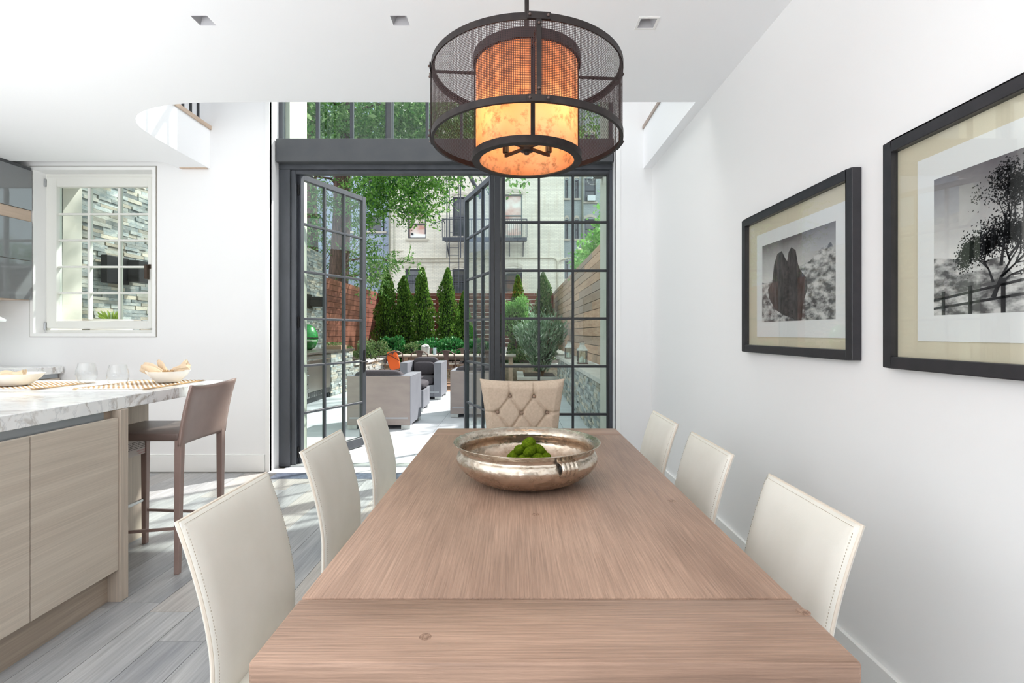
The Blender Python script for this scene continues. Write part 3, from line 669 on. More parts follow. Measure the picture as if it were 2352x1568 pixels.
MB().bar((hx0+.014, hy0+.015, .265), (hx0+.014, hy1-.015, .265), .012, .018).build('footrest', M['chrome'], t, bevel=.002, label='brushed metal footrest bar')
MB().bar((hx0+.014, hy1-.014, .20), (hx1-.014, hy1-.014, .185), .012, .014).build('side_rail', M['taupe'], t)
MB().bar((hx0+.014, hy0+.014, .20), (hx1-.014, hy0+.014, .235), .012, .014).build('side_rail', M['taupe'], t)
MB().tube([(hx1-.014, hy0-.003, .25), (hx1-.014, hy0+.004, .25)], .0045, 10).build('screw', M['chrome'], t)
# law label hanging below the seat
lawp = MB().box(-2.183, -2.1815, 2.70, 3.035, .542, .690).build('law_label', M['paper'], t, label='printed paper fire-safety tag')
def text(s, size, loc, rot, m, parent, nm='lettering', al='LEFT', sx=1):
    cu = bpy.data.curves.new(nm, 'FONT'); cu.body = s; cu.size = size; cu.align_x = al; tmp = bpy.data.objects.new(nm, cu); sc.collection.objects.link(tmp)
    dg = bpy.context.evaluated_depsgraph_get(); me = bpy.data.meshes.new_from_object(tmp.evaluated_get(dg)); bpy.data.objects.remove(tmp)
    mtx = Matrix.Translation(Vector(loc)-wloc(parent)) @ rot.to_matrix().to_4x4() @ Matrix.Diagonal((sx, 1, 1, 1)); me.transform(mtx); return link(nm, me, m, parent)
from mathutils import Euler
rt = Euler((R(90), 0, R(90)))
text('CARELESSNESS', .011, (-2.1808, 3.02, .5625), rt, M['ink_red'], lawp, al='RIGHT', sx=1.0)
text('CAUSES FIRE', .011, (-2.1808, 3.02, .5485), rt, M['ink_red'], lawp, al='RIGHT', sx=1.0)
ln = MB(); rr = random.Random(3)
for k in range(5):
    y = 2.86; z = .618-.0095*k
    while y < 3.02:
        L = rr.uniform(.012, .035); ln.box(-2.1812, -2.1808, y, min(y+L, 3.028), z, z+.0035); y += L+.006
ln.build('fine_print', M['ink'], lawp, merge=False, kind='stuff')

# ------------------------------------------------------------------ dining table
TX0, TX1, TY0, TY1, TZ = -.397, .516, .76, 2.631, .76
t = thing('dining_table', 'long brushed brown wooden dining table with breadboard ends', 'table', (.06, 1.7, 0))
ya, yb = .946, 2.46
MB().box(TX0, TX1, ya+.0018, yb-.0018, TZ-.034, TZ).build('tabletop', M['table'], t, bevel=.005, segs=2, smooth=True)
MB().box(TX0, TX1, TY0, ya-.0018, TZ-.034, TZ).build('end_board', M['table_x'], t, bevel=.005, segs=2, smooth=True)
MB().box(TX0, TX1, yb+.0018, TY1, TZ-.034, TZ).build('end_board', M['table_x'], t, bevel=.005, segs=2, smooth=True)
for q in (ya, yb): MB().box(TX0+.03, TX1-.03, q-.003, q+.003, TZ-.03, TZ-.012).build('tongue', M['black_metal'], t)
MB().box(TX0+.06, TX1-.06, TY0+.06, TY1-.06, TZ-.12, TZ-.034).build('apron', M['table_x'], t)
for y in (1.06, 2.24):
    MB().box(-.05, .17, y, y+.10, .06, TZ-.12).build('leg', M['table'], t, bevel=.004, segs=1)
    MB().box(-.16, .28, y-.01, y+.11, 0, .06).build('foot', M['table_x'], t, bevel=.004, segs=1)
MB().box(.03, .09, 1.16, 2.24, .2, .3).build('stretcher', M['table'], t, bevel=.004, segs=1)
for (px, py, r_) in ((977, 1462, .010), (1230, 1181, .011), (1543, 1150, .012), (1845, 1405, .012)):
    D = (CZ-TZ)*FPX/(py-VY); p = P(px, py, D); MB().lathe([(0, .0003), (r_*.8, .0003), (r_, .0001)], (p.x, p.y, TZ), 20).build('knot', M['knot'], t, merge=False)

# ------------------------------------------------------------------ dining chairs
def cback(u, v):
    y = -.207+.414*u; z = .37+.45*v; k = max(0, (v-.25)/.75)
    x = -.082*k**1.55+.0; return x, y, z
def make_chair():
    t = thing('dining_chair', '', 'chair', (0, 0, 0), group='cream leather dining chairs around the table')
    slab(MB(), cback, 30, 30, .038, .40, .10).build('backrest', M['cream'], t, smooth='all', local=True)
    # piped edge seam
    rim = [cback(0, v/16) for v in range(17)]+[cback(u/10, 1) for u in range(1, 10)]+[cback(1, 1-v/16) for v in range(17)]
    MB().tube(rim, .0042, 6).build('edge_seam', M['cream_seam'], t, smooth=True, local=True, label='pale piped seam')
    s = MB()
    for side in (0, 1):
        for k in range(60):
            v = .02+.95*k/60; x, y, z = cback(side, v); y += .0065*(1 if side == 0 else -1)
            for sg in (-1, 1): s.box(x+sg*.0103-.0006, x+sg*.0103+.0006, y-.0004, y+.0006, z, z+.0036)
    for k in range(60):
        x, y, z = cback(.02+.96*k/60, .986)
        for sg in (-1, 1): s.box(x+sg*.0100-.0006, x+sg*.0100+.0006, y, y+.0036, z-.0003, z+.0007)
    s.build('stitching', M['cream_thread'], t, local=True, merge=False, kind='stuff')
    MB().box(-.015, .40, -.207, .207, .345, .405).build('seat', M['cream'], t, local=True, bevel=.018, segs=3, smooth=True)
    for (x, y) in ((-.0, -.188), (-.0, .188), (.38, -.188), (.38, .188)):
        w0, w1 = .014, .019; z1 = .365
        vs = [(x-w0-.01*(x < .1), y-w0, 0), (x+w0-.01*(x < .1), y-w0, 0), (x+w0-.01*(x < .1), y+w0, 0), (x-w0-.01*(x < .1), y+w0, 0), (x-w1, y-w1, z1), (x+w1, y-w1, z1), (x+w1, y+w1, z1), (x-w1, y+w1, z1)]
        MB().add(vs, [(0,3,2,1),(4,5,6,7),(0,1,5,4),(1,2,6,5),(2,3,7,6),(3,0,4,7)]).build('leg', M['cream'], t, local=True, bevel=.003, segs=1)
    return t
ch = make_chair()
spots = [(-.684, 1.367, 0, 'cream leather chair nearest the camera on the stool side of the table'),
         (-.690, 2.053, 0, 'cream leather chair in the middle of the row on the stool side of the table'),
         (-.694, 2.735, 0, 'cream leather chair nearest the garden on the stool side of the table'),
         (.690, 1.345, PI, 'cream leather chair nearest the camera on the picture-wall side of the table'),
         (.684, 2.007, PI, 'cream leather chair in the middle of the row along the picture wall'),
         (.680, 2.606, PI, 'cream leather chair nearest the garden along the picture wall')]
for i, (x, y, rz, lab) in enumerate(spots):
    if i == 0: ch.location = (x, y, 0); ch['label'] = lab
    else: dup(ch, (x, y, 0), rz, lab)

# ------------------------------------------------------------------ tufted head chair
t = thing('tufted_chair', 'beige linen button-tufted chair with flared back at the head of the table', 'chair', (.043, 3.2, 0))
btn = [(1171.7, 911.4), (1227, 912), (1142.4, 948.3), (1198.3, 950.7), (1257.9, 949.5), (1171.7, 990), (1227, 990), (1142.4, 1030), (1198.3, 1030), (1257.9, 1030)]
B3 = [((px-VX)*3.0/FPX, CZ+(VY-py)*3.0/FPX) for px, py in btn]
edges = [(0, 2), (0, 3), (1, 3), (1, 4), (2, 5), (3, 5), (3, 6), (4, 6), (5, 7), (5, 8), (6, 8), (6, 9)]
lines = [(B3[a], B3[b]) for a, b in edges]
lines += [(B3[0], (B3[0][0]-.004, .97)), (B3[1], (B3[1][0]+.001, .97)), (B3[2], (-.19, .782)), (B3[4], (.275, .782))]
def segd(p, a, b):
    ax, ay = a; bx_, by = b; dx, dy = bx_-ax, by-ay; q = max(0, min(1, ((p[0]-ax)*dx+(p[1]-ay)*dy)/(dx*dx+dy*dy+1e-12))); return math.hypot(p[0]-ax-dx*q, p[1]-ay-dy*q)
cxh = .043
def tuft(u, v, s):
    z = .42+.545*v; k = max(0, (z-.62)/.345); hw = .213+.042*k**1.6
    x = cxh+(2*u-1)*hw; z2 = z+(.008*(2*u-1)**4-.008*(1-(2*u-1)**2))*v
    e = min(u, 1-u)*2*hw; et = .965-z; pad = .045*min(1, e/.04)**.5*min(1, max(0, et)/.04+.0001)**.5
    y = 3.05
    if s:
        d1 = min(segd((x, z2), a, b) for a, b in lines); d2 = min(math.hypot(x-q[0], z2-q[1]) for q in B3)
        pad -= .012*math.exp(-(d1/.007)**2)+.022*math.exp(-(d2/.016)**2)
        y -= pad+.012*(abs(2*u-1)**3)*0
    else: y += .03+.02*pad/.045
    return (x, y+.06*(v**1.5)*.4, z2)
b = MB(); nu, nv = 110, 110
b.grid(lambda u, v: tuft(u, v, True), nu, nv); b.grid(lambda u, v: tuft(u, v, False), 24, 24)
def rimq(n):
    return [(i/n, 0) for i in range(n)]+[(1, i/n) for i in range(n)]+[(1-i/n, 1) for i in range(n)]+[(0, 1-i/n) for i in range(n)]
rq = rimq(48); m0 = len(rq)
b.add([tuft(u, v, True) for u, v in rq]+[tuft(u, v, False) for u, v in rq], [(i, (i+1) % m0, m0+(i+1) % m0, m0+i) for i in range(m0)])
b.build('backrest', M['linen'], t, smooth='all', merge=True)
for q in B3:
    MB().ball((q[0], 0, 0), .0085, 14, 8, (1, .5, 1)).v
for q in B3:
    v_ = (q[1]-.42)/.545; bb = MB().ball((q[0], 3.05-.0275+.024*v_**1.5, q[1]), .0098, 14, 8, (1, .55, 1)); bb.build('button', M['button'], t, smooth=True)
MB().box(cxh-.235, cxh+.235, 2.62, 3.08, .34, .47).build('seat', M['linen'], t, bevel=.03, segs=3, smooth=True)
for x in (cxh-.2, cxh+.2):
    for y in (2.67, 3.08): leg(t, x, y, x, y, .35, .018, .024, M['toe'])

# ------------------------------------------------------------------ bowl and moss
BC = (.039, 1.70, TZ)
def copper():
    tt = NT('hammered_metal'); bb = tt.b
    n = tt.noise(tt.coords('obj', (26, 26, 40)), 5); f = tt.rng(n, .38, .68)
    z = tt.n('ShaderNodeSeparateXYZ'); tt.l(tt.n('ShaderNodeTexCoord').outputs['Object'], z.inputs[0])
    base = tt.mix(tt.rng(z.outputs[2], .02, .085), C(196, 160, 132), C(208, 198, 184))
    tt.l(tt.mix(tt.math('MULTIPLY', f, .55), base, C(150, 128, 104)), bb.inputs['Base Color'])
    bb.inputs['Metallic'].default_value = .92
    tt.l(tt.rng(n, .3, .7, .16, .34), bb.inputs['Roughness'])
    vo_ = tt.n('ShaderNodeTexVoronoi', feature='SMOOTH_F1'); vo_.inputs['Scale'].default_value = 75; tt.l(tt.n('ShaderNodeTexCoord').outputs['Object'], vo_.inputs['Vector'])
    bp = tt.n('ShaderNodeBump'); bp.inputs['Strength'].default_value = .35; bp.inputs['Distance'].default_value = .004; tt.l(vo_.outputs[0], bp.inputs['Height']); tt.l(bp.outputs[0], bb.inputs['Normal'])
    return tt.m
M['copper'] = copper()
t = thing('metal_bowl', 'large round hammered copper-silver bowl on the dining table', 'bowl', BC)
prof = [(0, 0.002), (.10, .001), (.135, .004), (.175, .018), (.208, .04), (.228, .062), (.2335, .080), (.228, .096), (.2215, .103), (.221, .109), (.226, .120), (.2415, .131), (.2425, .133), (.240, .1345),
        (.224, .124), (.217, .110), (.219, .100), (.2255, .086), (.224, .070), (.205, .046), (.172, .024), (.13, .010), (0, .008)]
def smoothp(p, it=2):
    for _ in range(it):
        q = [p[0]]
        for a, b_ in zip(p, p[1:]): q += [(a[0]*.75+b_[0]*.25, a[1]*.75+b_[1]*.25), (a[0]*.25+b_[0]*.75, a[1]*.25+b_[1]*.75)]
        p = q+[p[-1]]
    return p
MB().lathe(smoothp(prof), BC, 96).build('basin', M['copper'], t, smooth='all')
ha = -PI/2+R(29)
er = Vector((math.cos(ha), math.sin(ha), 0)); et = Vector((-math.sin(ha), math.cos(ha), 0)); hc = Vector(BC)+er*.229+Vector((0, 0, .093))
hb = MB(); L = .052; nseg = 26; na = 16
def hdl(off):
    def f(u, v):
        rr_ = .021+off+.0035*abs(math.sin(v*PI*3.5))*(1 if off >= 0 else .3)*(1 if v > .02 else 0)
        a = -PI*.62+PI*1.24*u; return tuple(hc+et*(v-.5)*L+er*math.cos(a)*rr_*1.0+Vector((0, 0, 1))*math.sin(a)*rr_)
    return f
hb.grid(hdl(0), na, nseg); hb.grid(hdl(-.004), na, nseg)
hb.grid(lambda u, v: hdl(-.004*v)(u, 0), na, 1); hb.grid(lambda u, v: hdl(-.004*v)(u, 1), na, 1)
hb.build('ring_lug', M['copper'], t, smooth='all', label='ribbed tube handle below the rim')
MB().ball(tuple(hc+er*-.006+et*-.008), .0155, 14, 8, (1, 1, 1)).build('lug_shade', M['black_metal'], t, smooth=True, label='black ball standing for the shade inside the handle')  # black ball put in for the shade inside the open tube
def moss(c, r, s, lab, sd):
    rr = random.Random(sd); b = MB().ball((0, 0, 0), r, 22, 14, s); ph = [rr.uniform(0, 6) for _ in range(6)]
    b.v = [(x*(1+.10*math.sin(60*y+ph[0])+.06*rr.uniform(-1, 1)), y*(1+.10*math.sin(70*x+ph[1])+.06*rr.uniform(-1, 1)), z*(1+.08*math.sin(80*x+ph[2])+.05*rr.uniform(-1, 1))) for x, y, z in b.v]
    o = b.build('moss_clump', M['moss'], smooth='all', merge=True); o.location = c; o.rotation_euler = (rr.uniform(-.4, .4), rr.uniform(-.5, .5), rr.uniform(0, 3))
    return tag(o, lab, 'moss', 'moss clumps in the metal bowl')
rr = random.Random(11); px0 = P(1215, 1030, 1.66).x; k = 0
for li, (lz, rad, n) in enumerate(((.022, .082, 10), (.050, .067, 9), (.080, .050, 7), (.104, .028, 4), (.124, .002, 1))):
    for i in range(n):
        a = 2*PI*i/max(n, 1)+lz*31; x = px0+rad*math.cos(a)*1.05; y = 1.66+rad*math.sin(a)*.9; r_ = .0215+rr.uniform(-.003, .004)
        moss((x, y, TZ+.008+lz), r_, (1.25, .95, .78), ['green moss clump at the foot of the heap in the metal bowl', 'green moss clump in the second layer up of the heap in the bowl', 'green moss clump in the middle layer of the heap in the bowl', 'green moss clump just below the top of the heap in the bowl', 'topmost green moss clump crowning the heap in the bowl'][li], k); k += 1
moss((px0, 1.66, TZ+.060), .046, (1.2, 1, 1.05), 'large moss ball inside the heap that the smaller clumps lie on', 99)
moss((P(1290, 1044, 1.6).x, 1.60, TZ+.034), .018, (1.3, 1, .7), 'small green moss clump lying apart from the heap by the bowl handle', 77)

# ------------------------------------------------------------------ pendant
PC = Vector((.039, 1.70, 0)); rot0 = R(4.7)
t = thing('pendant_lamp', 'drum pendant of dark perforated metal around a glowing amber shade over the table', 'pendant lamp', (PC.x, PC.y, 1.816))
Ro, Zo0, Zo1 = .312, 1.877, 2.117; Ri, Zi0, Zi1 = .168, 1.816, 2.160
def band(R_, z0, z1, th=.0035, seg=96): return MB().lathe([(R_-th, z0), (R_, z0), (R_, z1), (R_-th, z1)], (PC.x, PC.y, 0), seg, loop=True)
lipo = MB().lathe([(Ro-.007, Zo0-.001), (Ro+.002, Zo0-.001), (Ro+.002, Zo0+.019), (Ro-.002, Zo0+.019), (Ro-.002, Zo0+.003), (Ro-.007, Zo0+.003)], (PC.x, PC.y, 0), 96, loop=True)
lipo.build('outer_hoop', M['bronze'], t, smooth=True)
MB().lathe([(Ro-.010, Zo1+.001), (Ro+.002, Zo1+.001), (Ro+.002, Zo1-.019), (Ro-.002, Zo1-.019), (Ro-.002, Zo1-.003), (Ro-.010, Zo1-.003)], (PC.x, PC.y, 0), 96, loop=True).build('outer_hoop', M['bronze'], t, smooth=True)
# perforated sheet: crossing strips
pf = MB(); NA = 400; zr0, zr1 = Zo0+.018, Zo1-.018; NZ = 44; bw = .34
for i in range(NA):
    a0 = 2*PI*i/NA; a1 = a0+2*PI/NA*bw
    for r_ in (Ro-.0005, ):
        pf.quad(*[(PC.x+r_*math.cos(a), PC.y+r_*math.sin(a), z) for a, z in ((a0, zr0), (a1, zr0), (a1, zr1), (a0, zr1))])
hz = (zr1-zr0)/NZ
for j in range(NZ+1):
    z = zr0+j*hz; z2 = min(z+hz*bw, zr1)
    for i in range(96):
        a0 = 2*PI*i/96; a1 = 2*PI*(i+1)/96; r_ = Ro-.0007
        pf.quad(*[(PC.x+r_*math.cos(a), PC.y+r_*math.sin(a), zz) for a, zz in ((a0, z), (a1, z), (a1, z2), (a0, z2))])
M['perf'] = mat('perforated_sheet', C(58, 38, 38), rough=.6, metal=.3)
pf.build('perforated_screen', M['perf'], t, merge=False)
for k in range(4):
    a = -PI/2+rot0+k*PI/2; er = Vector((math.cos(a), math.sin(a), 0)); et = Vector((-er.y, er.x, 0)); q = Vector((PC.x, PC.y, 0))+er*(Ro+.003)
    MB().bar(q+Vector((0, 0, Zo0)), q+Vector((0, 0, Zo1)), .016 if k % 2 else .004, .004 if k % 2 else .016).build('strap', M['bronze'], t) if False else None
    b = MB(); 
    def obox(c, ht, hr, z0, z1, b=b): b.add([tuple(c+et*s*ht+er*r2*hr+Vector((0, 0, z))) for z in (z0, z1) for s, r2 in ((-1, -1), (1, -1), (1, 1), (-1, 1))], [(0,3,2,1),(4,5,6,7),(0,1,5,4),(1,2,6,5),(2,3,7,6),(3,0,4,7)])
    obox(q, .0075, .002, Zo0, Zo1); obox(q, .032, .0025, Zo1-.018, Zo1+.002); obox(q, .032, .0025, Zo0-.001, Zo0+.018)
    b.build('strap', M['bronze'], t, bevel=.0008, segs=1)
    rv = MB()
    for s, z in ((-.025, Zo1-.008), (.025, Zo1-.008), (0, Zo1-.030), (-.025, Zo0+.008), (.025, Zo0+.008), (0, Zo0+.034)):
        c_ = q+et*s+er*.004+Vector((0, 0, z)); rv.ball(tuple(c_), .0042, 8, 6)
    rv.build('rivet', M['rustmetal'], t, smooth=True)
    if k % 2: MB().tube([Vector((PC.x, PC.y, Zo1-.012))+er*(Ri+.005), Vector((PC.x, PC.y, Zo1-.012))+er*(Ro-.003)], .005, 8).build('tie_rod', M['bronze'], t)
    else: MB().tube([Vector((PC.x, PC.y, Zo1-.012))+er*(Ri+.005), Vector((PC.x, PC.y, Zo1-.012))+er*(Ro-.003)], .005, 8).build('tie_rod', M['bronze'], t)
for z0, z1 in ((Zi0, Zi0+.022), (Zi1-.03, Zi1)):
    lo = z0 == Zi0
    pr = [(Ri-.012, z0), (Ri+.013, z0), (Ri+.013, z1), (Ri+.004, z1), (Ri+.004, z0+.004), (Ri-.012, z0+.004)] if lo else [(Ri-.004, z0), (Ri+.010, z0), (Ri+.010, z1), (Ri-.004, z1)]
    MB().lathe(pr, (PC.x, PC.y, 0), 80, loop=True).build('inner_hoop', M['bronze'], t, smooth=True)
for k in range(4):
    a = -PI/2+rot0+k*PI/2; er = Vector((math.cos(a), math.sin(a), 0)); et = Vector((-er.y, er.x, 0)); c0 = Vector((PC.x, PC.y, 0))+er*(Ri+.004)
    MB().add([tuple(c0+et*s*.0065+er*r2*.002+Vector((0, 0, z))) for z in (Zi0+.01, Zi1-.01) for s, r2 in ((-1, -1), (1, -1), (1, 1), (-1, 1))], [(0,3,2,1),(4,5,6,7),(0,1,5,4),(1,2,6,5),(2,3,7,6),(3,0,4,7)]).build('shade_rib', M['bronze'], t)
def mica():
    tt = NT('amber_mica'); v = tt.coords('obj', (24, 24, 24)); n = tt.noise(v, 8, .7)
    big = tt.noise(tt.coords('obj', (3.2, 3.2, 4)), 3)
    col = tt.mix(tt.rng(big, .35, .7), C(236, 150, 96), C(246, 190, 150)); col = tt.mix(tt.rng(n, .50, .64, 0, .8), col, C(150, 96, 66))
    tl = tt.n('ShaderNodeBsdfTranslucent'); tt.l(col, tl.inputs[0]); df = tt.n('ShaderNodeBsdfDiffuse'); tt.l(col, df.inputs[0])
    mx = tt.n('ShaderNodeMixShader'); mx.inputs[0].default_value = .6; tt.l(df.outputs[0], mx.inputs[1]); tt.l(tl.outputs[0], mx.inputs[2])
    em = tt.n('ShaderNodeEmission'); tt.l(col, em.inputs[0]); em.inputs[1].default_value = .13
    ad = tt.n('ShaderNodeAddShader'); tt.l(mx.outputs[0], ad.inputs[0]); tt.l(em.outputs[0], ad.inputs[1]); tt.l(ad.outputs[0], tt.o.inputs[0]); return tt.m
MB().lathe([(Ri, Zi0+.004), (Ri, Zi1-.002)], (PC.x, PC.y, 0), 96).build('lamp_shade', mica(), t, smooth='all', label='lit mottled amber shade')
# socket cluster
hub = MB().lathe([(0, 1.842), (.008, 1.842), (.010, 1.848), (.022, 1.852), (.024, 1.860), (.014, 1.868), (.012, 1.885), (0, 1.886)], (PC.x, PC.y, 0), 28)
hub.build('hub', M['black_metal'], t, smooth=True)
bm_ = mat('bulb_glow', C(255, 214, 150), emit=(1, .72, .38, 1), estr=14)
for k in range(4):
    a = rot0+R(38)+k*PI/2; d = Vector((math.cos(a), math.sin(a), 0)); p0 = Vector((PC.x, PC.y, 1.864)); p1 = p0+d*.105
    MB().bar(p0, p1, .009).bar(p1-Vector((0, 0, .004)), p1+Vector((0, 0, .012)), .009).build('arm', M['bronze'], t)
    MB().lathe([(0, 0), (.011, 0), (.011, .03), (0, .03)], tuple(p1+Vector((0, 0, .01))), 16).build('socket', M['bronze'], t, smooth=True)
    MB().ball(tuple(p1+Vector((0, 0, .07))), .016, 14, 10, (1, 1, 2)).build('bulb', bm_, t, smooth='all')
    l = lamp('bulb_light', 'POINT', (0, 0, 0), .42, (1, .66, .42)); l.data.shadow_soft_size = .02; l.parent = t; l.location = p1+Vector((0, 0, .07))-wloc(t)
MB().tube([(PC.x, PC.y, 1.88), (PC.x, PC.y, ZC)], .0075, 14).build('stem', M['bronze'], t, smooth=True)
MB().tube([(PC.x, PC.y, Zi1-.02), (PC.x, PC.y, Zi1+.01)], .014, 14).build('collar', M['bronze'], t, smooth=True)
MB().lathe([(0, ZC-.02), (.06, ZC-.02), (.065, ZC-.002), (0, ZC-.002)], (PC.x, PC.y, 0), 32).build('canopy', M['bronze'], t, smooth=True)
for a in (0, PI/2):
    d = Vector((math.cos(a+rot0), math.sin(a+rot0), 0)); MB().bar(Vector((PC.x, PC.y, Zi1-.012))-d*Ri, Vector((PC.x, PC.y, Zi1-.012))+d*Ri, .01, .006).build('spider_bar', M['bronze'], t)

# ------------------------------------------------------------------ framed pictures (on the plane X = XR)
def picture(lab, y0, y1, z0, z1, fw, my, mz, py_, pz, xf=1.1946):
    t = thing('framed_picture', lab, 'picture', (XR, (y0+y1)/2, z0)); g = MB()
    def ringx(a, b_, c, d, w_, xa, xb):
        return MB().box(xa, xb, a, a+w_, c, d).box(xa, xb, b_-w_, b_, c, d).box(xa, xb, a+w_, b_-w_, c, c+w_).box(xa, xb, a+w_, b_-w_, d-w_, d)
    ringx(y0, y1, z0, z1, fw, xf, XR-.001).build('frame', M['frame'], t, bevel=.002, segs=1)
    MB().box(XR-.012, XR-.002, y0+fw, y1-fw, z0+fw, z1-fw).build('mount', M['mat_cream'], t)
    MB().box(XR-.016, XR-.012, my[0], my[1], mz[0], mz[1]).build('inner_mount', M['mat_white'], t)
    MB().box(XR-.022, XR-.020, y0+fw, y1-fw, z0+fw, z1-fw).build('glazing', M['picglass'], t)
    return t
X1 = XR-.0163
def flat(polys, m, par, nm, dx=0, lab=None):
    b = MB()
    for p in polys: b.add([(X1-dx, y, z) for y, z in p], [tuple(range(len(p)))])
    return b.build(nm, m, par, merge=False, label=lab)
t = picture('smaller black-framed photograph of a split rock, nearer the garden', 1.815, 2.70, 1.152, 1.838, .036, (1.878, 2.57), (1.23, 1.735), None, None)
pr_ = MB().box(XR-.0163, XR-.016, 1.938, 2.513, 1.302, 1.674).build('print', M['pic_sky'], t, label='black and white desert rock photograph')
def V2(u, v): return (2.513-.575*u, 1.302+.372*v)   # u left->right in the picture, v bottom->top
rr = random.Random(5)
hill = [V2(0, 0)]+[V2(0, .52)]+[V2(u/20, .52-.02*math.sin(u)+(.0 if u < 8 else .02*(u-8)*1.3)+rr.uniform(-.012, .012)) for u in range(1, 20)]+[V2(1, .88*.78), V2(1, 0)]
flat([hill], M['pic_scree'], pr_, 'printed_hillside', .0002)
rock = [(.30, 0), (.24, .12), (.12, .3), (.10, .42), (.17, .5), (.20, .72), (.25, .84), (.32, .86), (.36, .78), (.40, .72), (.42, .82), (.46, .87), (.52, .82), (.55, .66), (.58, .58), (.66, .48), (.68, .36), (.62, .2), (.6, 0)]
flat([[V2(*p) for p in rock]], M['pic_rock'], pr_, 'printed_rock', .0004)
flat([[V2(*p) for p in ((.37, 0), (.34, .3), (.36, .6), (.40, .7), (.44, .6), (.47, .3), (.5, 0))]], M['pic_dark'], pr_, 'printed_rock_cleft', .0006)
scr = [V2(0, 0), V2(0, .3), V2(.12, .28), V2(.22, .15), V2(.34, .08), V2(.5, .02), V2(.5, 0)]
flat([scr], M['pic_scree'], pr_, 'printed_scree', .0008)
t = picture('larger black-framed photograph of a gnarled tree, cut by the frame edge', .62, 1.665, 1.138, 1.860, .036, (.74, 1.544), (1.225, 1.765), None, None)
pr_ = MB().box(XR-.0163, XR-.016, .80, 1.4835, 1.30, 1.692).build('print', M['pic_sky2'], t, label='black and white photograph of a tree and rail fence')
def V3(u, v): return (1.4835-.6835*u, 1.30+.392*v)
gr = [V3(0, 0), V3(0, .42), V3(.08, .40), V3(.2, .34), V3(.3, .36), V3(.35, .22), V3(.5, .27), V3(.7, .33), V3(1, .40), V3(1, 0)]
flat([gr], M['pic_scree'], pr_, 'printed_meadow', .0002)
rr = random.Random(8); segs_ = []; blot = []
def branch(p, a, L, w_, d):
    q = (p[0]+math.cos(a)*L, p[1]+math.sin(a)*L*1.6); n_ = (-math.sin(a)*w_, math.cos(a)*w_)
    segs_.append([V3(p[0]+n_[0], p[1]+n_[1]), V3(p[0]-n_[0], p[1]-n_[1]), V3(q[0]-n_[0]*.6, q[1]-n_[1]*.6), V3(q[0]+n_[0]*.6, q[1]+n_[1]*.6)])
    if d >= 2:
        for _ in range(9):
            c_ = (q[0]+rr.gauss(0, .016), q[1]+rr.gauss(0, .028)); s_ = rr.uniform(.0018, .0048)
            if 0 < c_[0] < .98 and 0 < c_[1] < .98: blot.append([V3(c_[0]+s_*math.cos(k*1.05)*rr.uniform(.5, 1.2), c_[1]+1.6*s_*math.sin(k*1.05)*rr.uniform(.5, 1.2)) for k in range(6)])
    if d < 6:
        for _ in range(3 if d < 4 else 2):
            branch(q, a+rr.uniform(-.85, .85), L*rr.uniform(.62, .88), w_*.6, d+1)
branch((.27, .10), 1.2, .085, .011, 0); branch((.285, .16), .75, .07, .007, 1); branch((.27, .2), 1.9, .06, .006, 1); branch((.30, .3), 1.45, .10, .007, 1); branch((.33, .35), .9, .09, .006, 1)
segs_ = [[(min(max(y, .805), 1.48), min(max(z, 1.303), 1.69)) for y, z in q] for q in segs_]
flat(segs_, M['pic_black'], pr_, 'printed_branches', .0004); flat(blot, M['pic_black'], pr_, 'printed_leaves', .0005)
fn = []
for a, b_ in (((0, .10), (1, .33)), ((0, .04), (1, .20))): fn.append([V3(a[0], a[1]), V3(b_[0], b_[1]), V3(b_[0], b_[1]+.018), V3(a[0], a[1]+.018)])
for u in (.04, .165, .30, .62, .9): fn.append([V3(u, 0), V3(u+.018, 0), V3(u+.018, .16+.2*u), V3(u, .16+.2*u)])
flat(fn, M['pic_black'], pr_, 'printed_fence', .0006)

# ================================================================== THE GARDEN
XGL, XGR = -4.76, 1.34; YF = 17.7
gd = struct('ground', (0, 12, -.3)); gd['label'] = 'earth under the garden'
MB().box(-40, 30, 4.86, 45, -.4, -.06).build('earth', M['soil'], gd)
pt = struct('terrace', (-1.3, 8, 0)); pt['label'] = 'pale paved terrace'
MB().box(XGL, 1.4, 4.86, 14.2, -.06, -.036).build('bedding', M['joint'], pt)
MB().box(-2.134, .872, 4.70, 5.25, -.035, -.004).build('door_apron', M['paver'], pt)
jx = [-1.45-.4163*k for k in range(8, 0, -1)]+[-1.45+.4163*k for k in range(0, 7)]
for i, (a, b_) in enumerate(zip(jx, jx[1:])):
    y = 5.254-(.4 if i % 2 else 0)
    while y < 10.9:
        y1 = min(y+.83, 10.9); ys = max(y, 5.254)
        if y1-ys > .05: piece('paver', pt, M['paver'], ((a+b_)/2, (ys+y1)/2, -.02), (b_-a-.004, y1-ys-.004, .03))
        y += .83
for k in range(23):
    y = 10.905+k*.14
    if y > 14.0: break
    piece('deck_board', pt, M['deck'], (-1.3, y+.068, -.02), (4.6, .134, .03))
